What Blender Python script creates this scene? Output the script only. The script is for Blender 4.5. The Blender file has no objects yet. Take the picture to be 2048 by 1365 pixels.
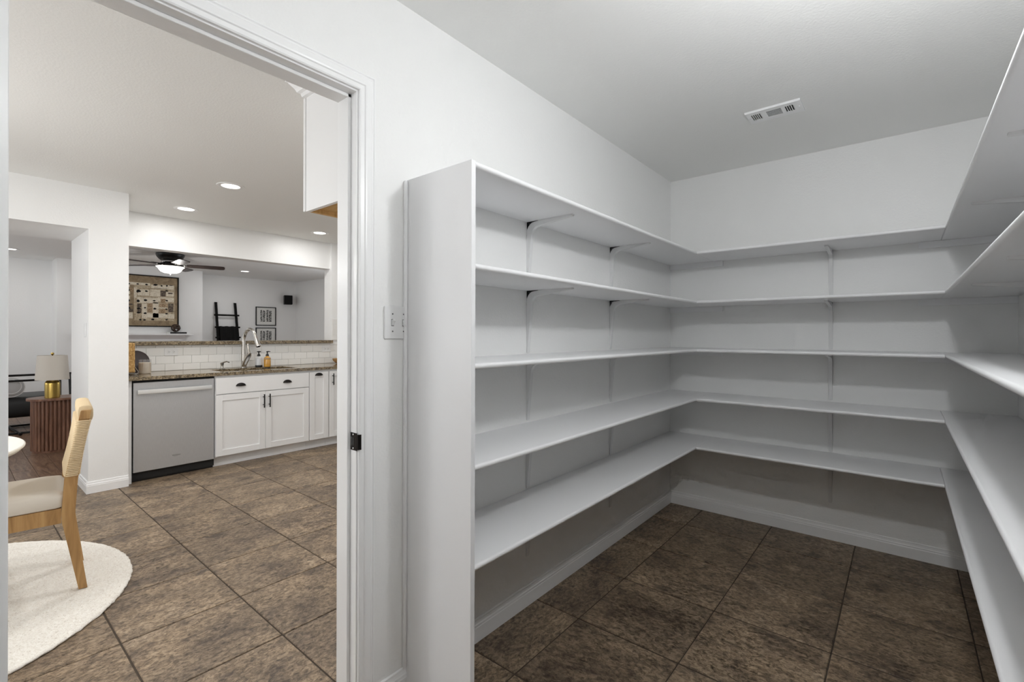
import bpy, bmesh, math, random
from mathutils import Vector, Matrix

# ------------------------------------------------------------------ camera, world, light, exposure
S = bpy.context.scene
C = S.collection
rnd = random.Random(7)

CAM = Vector((1.3607, -3.5336, 1.2739))
RX = Vector((0.7697388, 0.63835273, 0.00282304))
UX = Vector((-0.00281931, -0.00102278, 0.9999955))
FX = Vector((-0.63835275, 0.7697433, -0.00101244))
cam = bpy.data.cameras.new('camera')
cam.sensor_width = 36.0
cam.lens = 940.99 / 2048.0 * 36.0
cam.shift_y = -(682.5 - 670.594) / 2048.0
cam.clip_start = 0.02
camo = bpy.data.objects.new('camera', cam)
camo.matrix_world = Matrix(((RX.x, UX.x, -FX.x, CAM.x), (RX.y, UX.y, -FX.y, CAM.y), (RX.z, UX.z, -FX.z, CAM.z), (0, 0, 0, 1)))
C.objects.link(camo)
S.camera = camo

S.view_settings.view_transform = 'Standard'
S.view_settings.look = 'None'
S.view_settings.gamma = 1.0
S.view_settings.use_curve_mapping = False
S.view_settings.exposure = 0.22
cy = S.cycles
cy.max_bounces, cy.diffuse_bounces, cy.glossy_bounces, cy.transmission_bounces = 6, 5, 2, 4
cy.caustics_reflective = cy.caustics_refractive = False
cy.use_adaptive_sampling = True
cy.adaptive_threshold = 0.075
cy.adaptive_min_samples = 24
cy.sample_clamp_indirect = 6.0

w = bpy.data.worlds.new('sky')
S.world = w
w.use_nodes = True
w.node_tree.nodes['Background'].inputs[0].default_value = (0.78, 0.87, 1.0, 1)
w.node_tree.nodes['Background'].inputs[1].default_value = 0.6
w.cycles.sampling_method = 'NONE'


def area(name, loc, direction, sx, sy, power, col=(1, 1, 1)):
    l = bpy.data.lights.new(name, 'AREA')
    l.shape = 'RECTANGLE'
    l.size, l.size_y = sx, sy
    l.energy = power
    l.color = col
    o = bpy.data.objects.new(name, l)
    o.location = loc
    o.rotation_euler = Vector(direction).to_track_quat('-Z', 'Z').to_euler()
    C.objects.link(o)
    return o


def lamp(name, kind, loc, power, radius, col=(1, 1, 1)):
    l = bpy.data.lights.new(name, kind)
    l.energy = power
    l.color = col
    if kind == 'AREA':
        l.shape = 'DISK'
        l.size = radius * 2
    else:
        l.shadow_soft_size = radius
    o = bpy.data.objects.new(name, l)
    o.location = loc
    C.objects.link(o)
    return o


DAY = (0.97, 0.985, 1.0)
COOL = (0.965, 0.985, 1.0)
WARM = (1.0, 0.99, 0.975)
area('daylight_dining_window', (-2.0, -6.02, 1.40), (0, 1, 1.1), 2.3, 1.55, 46, DAY)
area('daylight_living_window', (-6.9, -6.02, 1.30), (0, 1, 1.8), 2.6, 1.80, 34, DAY)
area('fill_side_window', (-5.75, 1.48, 1.40), (0, -1, 1.1), 1.5, 1.5, 13, DAY)  # unseen source added to lift the living room ceiling
PANTRY_LAMPS = (20.5, 5.0)   # watts: bulb over the right shelves, added fill bulb beside the doorway
CAN_POWER = 7.6
FAN_POWER = 6.0
FILL_PENDANT_POWER = 6.5


# ------------------------------------------------------------------ materials
def new_mat(name):
    m = bpy.data.materials.new(name)
    m.use_nodes = True
    return m, m.node_tree, m.node_tree.nodes['Principled BSDF']


def lin(r, g, b):
    f = lambda c: (c / 255 / 12.92) if c / 255 <= 0.04045 else ((c / 255 + 0.055) / 1.055) ** 2.4
    return (f(r), f(g), f(b), 1)


def plain(name, rgb, rough=0.5, metal=0.0, bump=None, spec=None, emit=None, detail=2.0, coat=0.0):
    m, t, b = new_mat(name)
    b.inputs['Base Color'].default_value = lin(*rgb)
    b.inputs['Roughness'].default_value = rough
    b.inputs['Metallic'].default_value = metal
    if spec is not None:
        b.inputs['Specular IOR Level'].default_value = spec
    if coat:
        b.inputs['Coat Weight'].default_value = coat
        b.inputs['Coat Roughness'].default_value = 0.08
    if emit:
        b.inputs['Emission Color'].default_value = lin(*emit[0])
        b.inputs['Emission Strength'].default_value = emit[1]
    if bump:
        sc, st, di = bump
        tc = t.nodes.new('ShaderNodeTexCoord')
        n = t.nodes.new('ShaderNodeTexNoise')
        n.inputs['Scale'].default_value = sc
        n.inputs['Detail'].default_value = detail
        bp = t.nodes.new('ShaderNodeBump')
        bp.inputs['Strength'].default_value = st
        bp.inputs['Distance'].default_value = di
        t.links.new(tc.outputs['Object'], n.inputs['Vector'])
        t.links.new(n.outputs['Fac'], bp.inputs['Height'])
        t.links.new(bp.outputs['Normal'], b.inputs['Normal'])
    return m


def ramp(t, stops):
    r = t.nodes.new('ShaderNodeValToRGB')
    e = r.color_ramp.elements
    while len(e) < len(stops):
        e.new(0.5)
    for k, (p, c) in enumerate(stops):
        e[k].position = p
        e[k].color = lin(*c)
    return r


def coords(t, scale=(1, 1, 1), rand=True, rot=(0, 0, 0)):
    tc = t.nodes.new('ShaderNodeTexCoord')
    mp = t.nodes.new('ShaderNodeMapping')
    mp.inputs['Scale'].default_value = scale
    mp.inputs['Rotation'].default_value = rot
    if rand:
        oi = t.nodes.new('ShaderNodeObjectInfo')
        mu = t.nodes.new('ShaderNodeMath')
        mu.operation = 'MULTIPLY'
        mu.inputs[1].default_value = 37.0
        ad = t.nodes.new('ShaderNodeVectorMath')
        ad.operation = 'ADD'
        t.links.new(oi.outputs['Random'], mu.inputs[0])
        t.links.new(tc.outputs['Object'], ad.inputs[0])
        t.links.new(mu.outputs[0], ad.inputs[1])
        t.links.new(ad.outputs[0], mp.inputs['Vector'])
    else:
        t.links.new(tc.outputs['Object'], mp.inputs['Vector'])
    return mp


def noise(t, vec, scale, detail=4, rough=0.55, dist=0.0):
    n = t.nodes.new('ShaderNodeTexNoise')
    n.inputs['Scale'].default_value = scale
    n.inputs['Detail'].default_value = detail
    n.inputs['Roughness'].default_value = rough
    n.inputs['Distortion'].default_value = dist
    t.links.new(vec.outputs[0], n.inputs['Vector'])
    return n


def mix(t, a, b, fac=0.5, mode='MIX'):
    x = t.nodes.new('ShaderNodeMix')
    x.data_type = 'RGBA'
    x.blend_type = mode
    if isinstance(fac, float):
        x.inputs[0].default_value = fac
    else:
        t.links.new(fac, x.inputs[0])
    for s, v in ((6, a), (7, b)):
        if isinstance(v, tuple):
            x.inputs[s].default_value = v
        else:
            t.links.new(v, x.inputs[s])
    return x.outputs[2]


def wood(name, stops, rough=0.45, scale=(2, 2, 22), rot=(0, 0, 0), bump=0.1, ns=3.0):
    m, t, b = new_mat(name)
    mp = coords(t, scale, True, rot)
    n = noise(t, mp, ns, 5, 0.6, 0.8)
    r = ramp(t, stops)
    t.links.new(n.outputs['Fac'], r.inputs['Fac'])
    t.links.new(r.outputs['Color'], b.inputs['Base Color'])
    b.inputs['Roughness'].default_value = rough
    bp = t.nodes.new('ShaderNodeBump')
    bp.inputs['Strength'].default_value = bump
    bp.inputs['Distance'].default_value = 0.002
    t.links.new(n.outputs['Fac'], bp.inputs['Height'])
    t.links.new(bp.outputs['Normal'], b.inputs['Normal'])
    return m


def stone_tile():
    m, t, b = new_mat('slate_tile')
    mp = coords(t, (1.55, 0.95, 1.0))
    n1 = noise(t, mp, 2.2, 4, 0.55, 0.5)
    n2 = noise(t, mp, 5.5, 9, 0.76, 0.35)
    n3 = noise(t, mp, 42.0, 6, 0.78, 0.6)
    r1 = ramp(t, [(0.30, (138, 120, 101)), (0.45, (162, 142, 118)), (0.58, (185, 162, 134)), (0.72, (203, 181, 154))])
    t.links.new(n1.outputs['Fac'], r1.inputs['Fac'])
    # darker slate beds
    r2 = ramp(t, [(0.36, (235, 235, 235)), (0.50, (110, 110, 110)), (0.62, (0, 0, 0))])
    t.links.new(n2.outputs['Fac'], r2.inputs['Fac'])
    c = mix(t, r1.outputs['Color'], lin(86, 72, 62), r2.outputs['Color'])
    # flaky light and dark chips
    r3 = ramp(t, [(0.34, (96, 90, 84)), (0.47, (190, 186, 182)), (0.60, (255, 255, 255))])
    t.links.new(n3.outputs['Fac'], r3.inputs['Fac'])
    c = mix(t, c, r3.outputs['Color'], 1.0, 'MULTIPLY')
    t.links.new(c, b.inputs['Base Color'])
    b.inputs['Roughness'].default_value = 0.40
    b.inputs['Specular IOR Level'].default_value = 0.4
    bp = t.nodes.new('ShaderNodeBump')
    bp.inputs['Strength'].default_value = 0.55
    bp.inputs['Distance'].default_value = 0.004
    t.links.new(n3.outputs['Fac'], bp.inputs['Height'])
    t.links.new(bp.outputs['Normal'], b.inputs['Normal'])
    return m


def granite():
    m, t, b = new_mat('granite')
    mp = coords(t, (1, 1, 1), False)
    n1 = noise(t, mp, 38.0, 6, 0.7, 1.5)
    v = t.nodes.new('ShaderNodeTexVoronoi')
    v.inputs['Scale'].default_value = 95.0
    t.links.new(mp.outputs[0], v.inputs['Vector'])
    r1 = ramp(t, [(0.37, (32, 27, 23)), (0.46, (78, 66, 51)), (0.53, (130, 113, 86)), (0.63, (170, 153, 124)), (0.73, (88, 78, 64))])
    t.links.new(n1.outputs['Fac'], r1.inputs['Fac'])
    r2 = ramp(t, [(0.0, (44, 37, 31)), (0.5, (150, 134, 106)), (1.0, (214, 202, 178))])
    t.links.new(v.outputs['Color'], r2.inputs['Fac'])
    c = mix(t, r1.outputs['Color'], r2.outputs['Color'], 0.30)
    t.links.new(c, b.inputs['Base Color'])
    b.inputs['Roughness'].default_value = 0.12
    return m


def painting():
    m, t, b = new_mat('abstract_canvas')
    mp = coords(t, (1, 1, 1), False)
    n = noise(t, mp, 9.0, 6, 0.7, 0.8)
    r = ramp(t, [(0.3, (112, 95, 74)), (0.5, (150, 131, 104)), (0.7, (174, 155, 126))])
    t.links.new(n.outputs['Fac'], r.inputs['Fac'])
    t.links.new(r.outputs['Color'], b.inputs['Base Color'])
    b.inputs['Roughness'].default_value = 0.8
    return m


def patch_mat(name, stops):
    m, t, b = new_mat(name)
    mp = coords(t, (1, 1, 1), False)
    n = noise(t, mp, 30.0, 5, 0.75, 1.0)
    r = ramp(t, stops)
    t.links.new(n.outputs['Fac'], r.inputs['Fac'])
    t.links.new(r.outputs['Color'], b.inputs['Base Color'])
    b.inputs['Roughness'].default_value = 0.85
    return m


def thin_glass(name):
    m = bpy.data.materials.new(name)
    m.use_nodes = True
    t = m.node_tree
    t.nodes.clear()
    a = t.nodes.new('ShaderNodeBsdfTransparent')
    g = t.nodes.new('ShaderNodeBsdfGlossy')
    g.inputs['Roughness'].default_value = 0.05
    x = t.nodes.new('ShaderNodeMixShader')
    x.inputs[0].default_value = 0.10
    o = t.nodes.new('ShaderNodeOutputMaterial')
    t.links.new(a.outputs[0], x.inputs[1])
    t.links.new(g.outputs[0], x.inputs[2])
    t.links.new(x.outputs[0], o.inputs[0])
    return m


def glass(name, col=(255, 255, 255), rough=0.02):
    m, t, b = new_mat(name)
    b.inputs['Base Color'].default_value = lin(*col)
    b.inputs['Roughness'].default_value = rough
    b.inputs['Transmission Weight'].default_value = 1.0
    b.inputs['IOR'].default_value = 1.45
    return m


def brushed(name, rgb, rough, scale):
    m, t, b = new_mat(name)
    mp = coords(t, scale, False)
    n = noise(t, mp, 6.0, 3, 0.6)
    r = ramp(t, [(0.3, tuple(int(v * 0.93) for v in rgb)), (0.7, rgb)])
    t.links.new(n.outputs['Fac'], r.inputs['Fac'])
    t.links.new(r.outputs['Color'], b.inputs['Base Color'])
    b.inputs['Metallic'].default_value = 1.0
    b.inputs['Roughness'].default_value = rough
    return m


def emitter(name, rgb, strength):
    m = bpy.data.materials.new(name)
    m.use_nodes = True
    t = m.node_tree
    t.nodes.clear()
    e = t.nodes.new('ShaderNodeEmission')
    e.inputs[0].default_value = lin(*rgb)
    e.inputs[1].default_value = strength
    o = t.nodes.new('ShaderNodeOutputMaterial')
    t.links.new(e.outputs[0], o.inputs[0])
    m.cycles.emission_sampling = 'NONE'      # the lamp behind it is sampled instead
    return m


M = {}
M['paint'] = plain('wall_paint', (241, 241, 240), 0.42, bump=(110, 0.30, 0.003), detail=3)
M['ceil'] = plain('ceiling_paint', (240, 240, 238), 0.55, bump=(90, 0.24, 0.004), detail=3)
M['trim'] = plain('trim_gloss_white', (243, 243, 243), 0.28)
M['shelf'] = plain('shelf_white', (242, 242, 243), 0.33, bump=(40, 0.05, 0.002))
M['tile'] = stone_tile()
M['grout'] = plain('floor_grout', (72, 62, 52), 0.9, bump=(200, 0.4, 0.002))
M['plank'] = wood('wood_plank_tile', [(0.3, (86, 64, 51)), (0.5, (126, 98, 78)), (0.7, (158, 130, 106))], 0.3, (1.2, 9, 1), ns=4.0, bump=0.15)
M['cab'] = plain('cabinet_white', (238, 238, 238), 0.32)
M['gap'] = plain('dark_gap', (30, 29, 28), 0.8)
M['steel'] = brushed('brushed_steel', (214, 216, 218), 0.5, (1, 260, 4))
M['steel_light'] = plain('handle_steel', (232, 232, 230), 0.3, 0.55)
M['nickel'] = plain('brushed_nickel', (200, 196, 190), 0.24, 1.0)
M['black_metal'] = plain('black_metal', (22, 21, 20), 0.35, 0.4)
M['bronze'] = plain('oil_rubbed_bronze', (34, 30, 28), 0.3, 0.7)
M['black'] = plain('black_plastic', (16, 16, 16), 0.4)
M['granite'] = granite()
M['subway'] = plain('subway_tile', (238, 237, 234), 0.08)
M['splash_grout'] = plain('backsplash_grout', (218, 216, 212), 0.9)
M['plastic'] = plain('white_plastic', (232, 232, 232), 0.3)
M['plastic_dark'] = plain('slot_grey', (92, 92, 92), 0.5)
M['oak'] = wood('oak', [(0.3, (150, 112, 66)), (0.5, (178, 138, 88)), (0.7, (196, 158, 106))], 0.5, (14, 14, 1.4), ns=2.0)
M['rope'] = plain('natural_rope', (214, 192, 156), 0.9, bump=(380, 0.6, 0.002))
M['linen'] = plain('linen_fabric', (226, 218, 206), 0.95, bump=(420, 0.5, 0.001))
M['rug'] = patch_mat('wool_rug', [(0.30, (178, 168, 154)), (0.42, (232, 226, 216)), (0.6, (248, 245, 238))])
M['rug'].node_tree.nodes['Noise Texture'].inputs['Scale'].default_value = 120.0
M['table_white'] = plain('white_tabletop', (232, 230, 222), 0.25)
M['walnut'] = wood('walnut', [(0.3, (92, 62, 48)), (0.5, (124, 88, 69)), (0.7, (150, 112, 90))], 0.4, (10, 10, 1.2), ns=2.0)
M['brass'] = plain('brushed_brass', (196, 166, 92), 0.25, 1.0)
M['shade'] = plain('lamp_shade_linen', (214, 208, 198), 0.95, bump=(300, 0.4, 0.001))
M['leather'] = plain('black_leather', (26, 27, 28), 0.45, bump=(60, 0.3, 0.003))
M['pillow'] = plain('grey_pillow', (188, 187, 186), 0.95, bump=(300, 0.4, 0.001))
M['piping'] = plain('white_piping', (228, 227, 224), 0.9)
M['canvas'] = painting()
M['cream'] = patch_mat('cream_patch', [(0.32, (140, 122, 98)), (0.44, (220, 208, 186)), (0.66, (242, 234, 216))])
M['field'] = patch_mat('pale_field', [(0.32, (120, 102, 82)), (0.46, (182, 164, 136)), (0.62, (206, 192, 166))])
M['rust'] = patch_mat('rust_patch', [(0.34, (70, 56, 46)), (0.48, (166, 140, 110)), (0.66, (214, 192, 162))])
M['char'] = patch_mat('charcoal_patch', [(0.3, (34, 28, 26)), (0.5, (96, 84, 74)), (0.7, (190, 176, 154))])
M['ink'] = plain('ink', (22, 19, 17), 0.9)
M['paper'] = plain('print_paper', (226, 226, 222), 0.6)
M['black_wood'] = plain('black_wood', (13, 12, 11), 0.75, spec=0.2)
M['throw'] = plain('black_throw', (10, 10, 10), 1.0, bump=(160, 0.6, 0.004))
M['rattan'] = wood('rattan_ball', [(0.3, (40, 28, 22)), (0.5, (66, 48, 38)), (0.7, (92, 70, 54))], 0.7)
M['basket'] = wood('woven_straw', [(0.3, (150, 108, 58)), (0.5, (196, 156, 96)), (0.7, (226, 192, 136))], 0.7, (20, 20, 20))
M['dark_board'] = plain('dark_plate', (52, 40, 38), 0.35)
M['wax'] = plain('candle_wax', (214, 200, 180), 0.6)
M['clear'] = thin_glass('clear_glass')
M['amber_soap'] = plain('amber_soap', (214, 158, 70), 0.15, coat=0.6)
M['white_soap'] = plain('pale_soap_bottle', (222, 222, 222), 0.12, coat=0.6)
M['lens'] = emitter('light_lens', (255, 250, 242), 4.0)
M['bowl'] = emitter('opal_glass', (255, 248, 238), 2.5)
M['fan_wood'] = wood('fan_blade_wood', [(0.3, (44, 32, 27)), (0.6, (70, 52, 44))], 0.4)
M['raw_wood'] = wood('cabinet_underside', [(0.3, (190, 148, 90)), (0.6, (214, 176, 118))], 0.6, (3, 14, 3))
M['duct'] = plain('duct_dark', (20, 20, 20), 0.9)
M['chrome'] = plain('chrome', (200, 200, 200), 0.12, 1.0)
M['white_metal'] = plain('painted_bracket', (228, 228, 228), 0.35)

# ------------------------------------------------------------------ mesh helpers
WORLD = {}


def box(bm, x0, x1, y0, y1, z0, z1, bevel=0.0, seg=1):
    x0, x1 = min(x0, x1), max(x0, x1)
    y0, y1 = min(y0, y1), max(y0, y1)
    z0, z1 = min(z0, z1), max(z0, z1)
    vs = [bm.verts.new((x, y, z)) for x in (x0, x1) for y in (y0, y1) for z in (z0, z1)]
    fs = [(0, 1, 3, 2), (4, 6, 7, 5), (0, 4, 5, 1), (2, 3, 7, 6), (0, 2, 6, 4), (1, 5, 7, 3)]
    faces = [bm.faces.new([vs[i] for i in f]) for f in fs]
    if bevel:
        es = list({e for f in faces for e in f.edges})
        bmesh.ops.bevel(bm, geom=es, offset=bevel, segments=seg, profile=0.5, affect='EDGES')


def prism(bm, pts, a, b, fn):
    """closed outline pts (2-D) from a to b; fn(p, q, s) -> xyz"""
    n = len(pts)
    va = [bm.verts.new(fn(p[0], p[1], a)) for p in pts]
    vb = [bm.verts.new(fn(p[0], p[1], b)) for p in pts]
    for i in range(n):
        j = (i + 1) % n
        bm.faces.new((va[i], va[j], vb[j], vb[i]))
    bm.faces.new(va[::-1])
    bm.faces.new(vb)
    bmesh.ops.recalc_face_normals(bm, faces=bm.faces[:])


def loft(bm, rings, caps=True, closed=True):
    vr = [[bm.verts.new(p) for p in r] for r in rings]
    n = len(vr[0])
    for a, b in zip(vr, vr[1:]):
        for i in range(n if closed else n - 1):
            j = (i + 1) % n
            bm.faces.new((a[i], a[j], b[j], b[i]))
    if caps:
        bm.faces.new(vr[0][::-1])
        bm.faces.new(vr[-1])
    bmesh.ops.recalc_face_normals(bm, faces=bm.faces[:])


def lathe(bm, prof, c, seg=32, axis='z', caps=True):
    rings = []
    for r, h in prof:
        ring = []
        for k in range(seg):
            a = 2 * math.pi * k / seg
            u, v = max(r, 1e-4) * math.cos(a), max(r, 1e-4) * math.sin(a)
            if axis == 'z':
                ring.append((c[0] + u, c[1] + v, c[2] + h))
            elif axis == 'x':
                ring.append((c[0] + h, c[1] + u, c[2] + v))
            else:
                ring.append((c[0] + u, c[1] + h, c[2] + v))
        rings.append(ring)
    loft(bm, rings, caps)


def tube(bm, pts, r, seg=10, caps=True):
    pts = [Vector(p) for p in pts]
    rad = r if isinstance(r, (list, tuple)) else [r] * len(pts)
    rings = []
    up = Vector((0, 0, 1))
    prev = None
    for i, p in enumerate(pts):
        d = (pts[min(i + 1, len(pts) - 1)] - pts[max(i - 1, 0)]).normalized()
        if prev is None:
            ref = up if abs(d.dot(up)) < 0.9 else Vector((1, 0, 0))
            n = d.cross(ref).normalized()
        else:
            n = (prev - d * prev.dot(d)).normalized()
        prev = n
        bnm = d.cross(n)
        rings.append([p + (n * math.cos(2 * math.pi * k / seg) + bnm * math.sin(2 * math.pi * k / seg)) * rad[i] for k in range(seg)])
    loft(bm, rings, caps)


def wloc(o):
    return WORLD.get(o.name, Vector((0, 0, 0)))


def register(o, origin, parent):
    if parent is not None:
        o.parent = parent
        o.location = origin - wloc(parent)
    else:
        o.location = origin
    WORLD[o.name] = Vector(origin)


def mk(name, bm, m, parent=None, smooth=False, origin=None, angle=35):
    me = bpy.data.meshes.new(name)
    bm.normal_update()
    if origin is None:
        xs = [v.co for v in bm.verts]
        lo = Vector((min(v.x for v in xs), min(v.y for v in xs), min(v.z for v in xs)))
        hi = Vector((max(v.x for v in xs), max(v.y for v in xs), max(v.z for v in xs)))
        origin = Vector(((lo.x + hi.x) / 2, (lo.y + hi.y) / 2, lo.z))
    origin = Vector(origin)
    for v in bm.verts:
        v.co -= origin
    if smooth:
        for f in bm.faces:
            f.smooth = True
        lim = math.radians(angle)
        for e in bm.edges:
            if len(e.link_faces) == 2 and e.calc_face_angle(0) > lim:
                e.smooth = False
    bm.to_mesh(me)
    bm.free()
    me.materials.append(M[m] if isinstance(m, str) else m)
    o = bpy.data.objects.new(name, me)
    C.objects.link(o)
    register(o, origin, parent)
    return o


def bx(name, x0, x1, y0, y1, z0, z1, m, parent=None, bevel=0.0, seg=1):
    bm = bmesh.new()
    box(bm, x0, x1, y0, y1, z0, z1, bevel, seg)
    return mk(name, bm, m, parent, smooth=seg > 1)


def inst(src, origin, parent=None, name=None):
    o = src.copy()
    C.objects.link(o)
    register(o, Vector(origin), parent)
    return o


def empty(name, loc):
    o = bpy.data.objects.new(name, None)
    o.empty_display_size = 0.1
    C.objects.link(o)
    register(o, Vector(loc), None)
    return o


def tag(o, label, cat, group=None, kind=None):
    o['label'] = label
    o['category'] = cat
    if group:
        o['group'] = group
    if kind:
        o['kind'] = kind
    return o


def struct(o, label, cat):
    o['kind'] = 'structure'
    o['label'] = label
    o['category'] = cat
    return o


def boxes(name, lst, m, parent=None, bevel=0.0):
    bm = bmesh.new()
    for b in lst:
        box(bm, *b, bevel)
    return mk(name, bm, m, parent)


# ------------------------------------------------------------------ dimensions
H = 2.44
W = 1.8214
DL, DB, DR = 0.3258, 0.4010, 0.2977
SZ = [0.5234, 0.8408, 1.1629, 1.4802, 1.8026]
ST = 0.019
PY = -2.4666
JR, JL, JH = -2.683, -3.462, 2.060
TW = 0.115
XC = -3.61            # dining face of the column wall
XB = -4.25            # backsplash
XT = -4.375           # tile / plank transition
FAR, BUMP = -9.2, -8.7

# ------------------------------------------------------------------ floor
floor = struct(bx('floor', -9.4, 2.0, -6.3, 1.7, -0.12, -0.0035, 'grout'), 'brown stone tile floor with plank flooring beyond the column', 'floor')
bm = bmesh.new()
TX, TY, G = 0.45, 0.452, 0.0068
box(bm, -TX / 2 + G / 2, TX / 2 - G / 2, -TY / 2 + G / 2, TY / 2 - G / 2, -0.010, 0.0, 0.0022)
tile0 = None
for i in range(-11, 4):
    for j in range(-9, 15):
        x0, y1 = 0.245 + i * TX, -0.81 - j * TY + 2 * TY * 0
        x1, y0 = x0 + TX, y1 - TY
        if x0 >= W or x1 <= XT + 0.02 or y0 > 0.9 or y1 < -6.1:
            continue
        if x0 > -0.1 and (y0 > 0.02 or y1 < -4.4):
            continue
        if x1 < XC - 0.1 and y0 > -2.55 and x0 < -4.0:
            continue
        if x0 < XT:
            b2 = bmesh.new()
            box(b2, XT, x1 - G / 2, y0 + G / 2, y1 - G / 2, -0.010, 0.0, 0.0022)
            mk('tile', b2, 'tile', floor)
            continue
        c = Vector(((x0 + x1) / 2, (y0 + y1) / 2, -0.010))
        if tile0 is None:
            for v in bm.verts:
                v.co += c + Vector((0, 0, 0.010))
            tile0 = mk('tile', bm, 'tile', floor)
        else:
            q_ = inst(tile0, c, floor)
            if x0 > -0.1:
                q_.rotation_euler.z = math.pi / 2
# plank flooring in the living room
bm = bmesh.new()
PWD, PLN = 0.146, 1.21
box(bm, -PLN / 2 + 0.0015, PLN / 2 - 0.0015, -PWD / 2 + 0.0015, PWD / 2 - 0.0015, -0.010, 0.0, 0.0012)
pl0 = None
for j in range(-21, 31):
    yc = -2.923 + j * PWD
    if yc > 1.5 or yc < -6.0:
        continue
    off = (j * 0.41) % 1.0
    for i in range(6):
        xc = XT - 0.004 - PLN / 2 - (i - off) * PLN
        a, b = xc - PLN / 2, xc + PLN / 2
        if a > XT or b < FAR:
            continue
        if b > XT - 0.003 or a < FAR:
            b2 = bmesh.new()
            box(b2, max(a, FAR) + 0.0015, min(b, XT - 0.004) - 0.0015, yc - PWD / 2 + 0.0015, yc + PWD / 2 - 0.0015, -0.010, 0.0, 0.0012)
            if max(a, FAR) + 0.01 < min(b, XT):
                mk('plank', b2, 'plank', floor)
            continue
        c = Vector((xc, yc, -0.010))
        if pl0 is None:
            for v in bm.verts:
                v.co += c + Vector((0, 0, 0.010))
            pl0 = mk('plank', bm, 'plank', floor)
        else:
            inst(pl0, c, floor)
struct(bx('trim_2', XT - 0.012, XT + 0.012, -6.1, -2.81, 0.0005, 0.006, 'gap', bevel=0.002), 'thin dark floor strip between tile and planks', 'threshold')

# ------------------------------------------------------------------ shell
struct(bx('ceiling', -9.4, 2.0, -6.3, 1.7, H, H + 0.12, 'ceil'), 'white textured ceiling over pantry and kitchen', 'ceiling')
struct(boxes('wall_left', [(-TW, 0, -6.1, JL - 0.019, 0, H), (-TW, 0, JR + 0.019, 0.12, 0, H), (-TW, 0, JL - 0.019, JR + 0.019, JH + 0.019, H)], 'paint'),
       'white pantry wall with the doorway to the kitchen', 'wall')
struct(bx('wall_back', 0, W + 0.12, 0, 0.12, 0, H, 'paint'), 'white wall at the far end of the pantry', 'wall')
struct(bx('wall_right', W, W + 0.12, -4.52, 0, 0, H, 'paint'), 'white wall behind the right pantry shelves', 'wall')
struct(bx('wall_front', 0, W, -4.52, -4.40, 0, H, 'paint'), 'white wall at the near end of the pantry', 'wall')
struct(boxes('wall_opening', [(XC, -4.40, -2.805, -2.553, 0, H), (XC, -4.40, -6.1, -2.805, 2.105, H)], 'paint'),
       'white wall end beside the dishwasher with wide opening to its left', 'wall')
struct(bx('wall_header', -4.44, -4.30, -2.553, -0.373, 2.110, H, 'paint'), 'white header beam over the sink counter', 'wall')
wcol = struct(bx('wall_column', -4.44, -4.262, -0.373, 0.9, 0, H, 'paint'), 'white wall at the right end of the raised bar', 'wall')
wpen = struct(bx('wall_peninsula', -4.40, -4.262, -2.553, -0.373, 0, 1.160, 'splash_grout'), 'low wall with white subway tile behind the sink', 'wall')
struct(bx('wall_kitchen', -4.44, -TW, 0.9, 1.02, 0, H, 'paint'), 'white kitchen wall past the cabinets', 'wall')
struct(bx('wall_far', FAR - 0.1, FAR, -6.1, 1.64, 0, H, 'paint'), 'grey shaded wall behind the ladder and framed prints', 'wall')
struct(bx('wall_fireplace', FAR, BUMP, -2.43, -0.46, 0, H, 'paint'), 'projecting white chimney wall carrying the painting', 'wall')
struct(boxes('wall_living', [(FAR, -6.55, 1.54, 1.64, 0, H), (-4.95, -4.44, 1.54, 1.64, 0, H), (-6.55, -4.95, 1.54, 1.64, 0, 0.6), (-6.55, -4.95, 1.54, 1.64, 2.2, H)], 'paint'), 'white living room wall to the right of the loudspeaker', 'wall')
struct(boxes('wall_dining', [(-9.3, -8.3, -6.22, -6.1, 0, H), (-5.5, -3.3, -6.22, -6.1, 0, H), (-0.7, 0.0, -6.22, -6.1, 0, H),
                             (-8.3, -5.5, -6.22, -6.1, 0, 0.35), (-8.3, -5.5, -6.22, -6.1, 2.25, H), (-3.3, -0.7, -6.22, -6.1, 0, 0.55), (-3.3, -0.7, -6.22, -6.1, 2.25, H)], 'paint'),
       'outer wall with the daylight windows', 'wall')
for n, (a, b, z0) in enumerate(((-3.3, -0.7, 0.55), (-8.3, -5.5, 0.35)), 1):
    bm = bmesh.new()
    for q in ((a, a + 0.06), ((a + b) / 2 - 0.03, (a + b) / 2 + 0.03), (b - 0.06, b)):
        box(bm, q[0], q[1], -6.2, -6.14, z0, 2.25)
    for q in (z0, 1.30, 2.19):
        box(bm, a, b, -6.2, -6.14, q, q + 0.06)
    wo = struct(mk('window_%d' % n, bm, 'trim'), ('white framed dining window' if n == 1 else 'white framed living room window') + ' in the outer wall', 'window')

bm = bmesh.new()
for q in ((-6.55, -6.49), (-5.78, -5.72), (-5.01, -4.95)):
    box(bm, q[0], q[1], 1.56, 1.62, 0.6, 2.2)
for q in (0.6, 1.37, 2.14):
    box(bm, -6.55, -4.95, 1.56, 1.62, q, q + 0.06)
struct(mk('window_3', bm, 'trim'), 'unseen white framed side window added to light the living room ceiling', 'window')  # added around the extra side light, out of view

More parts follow.
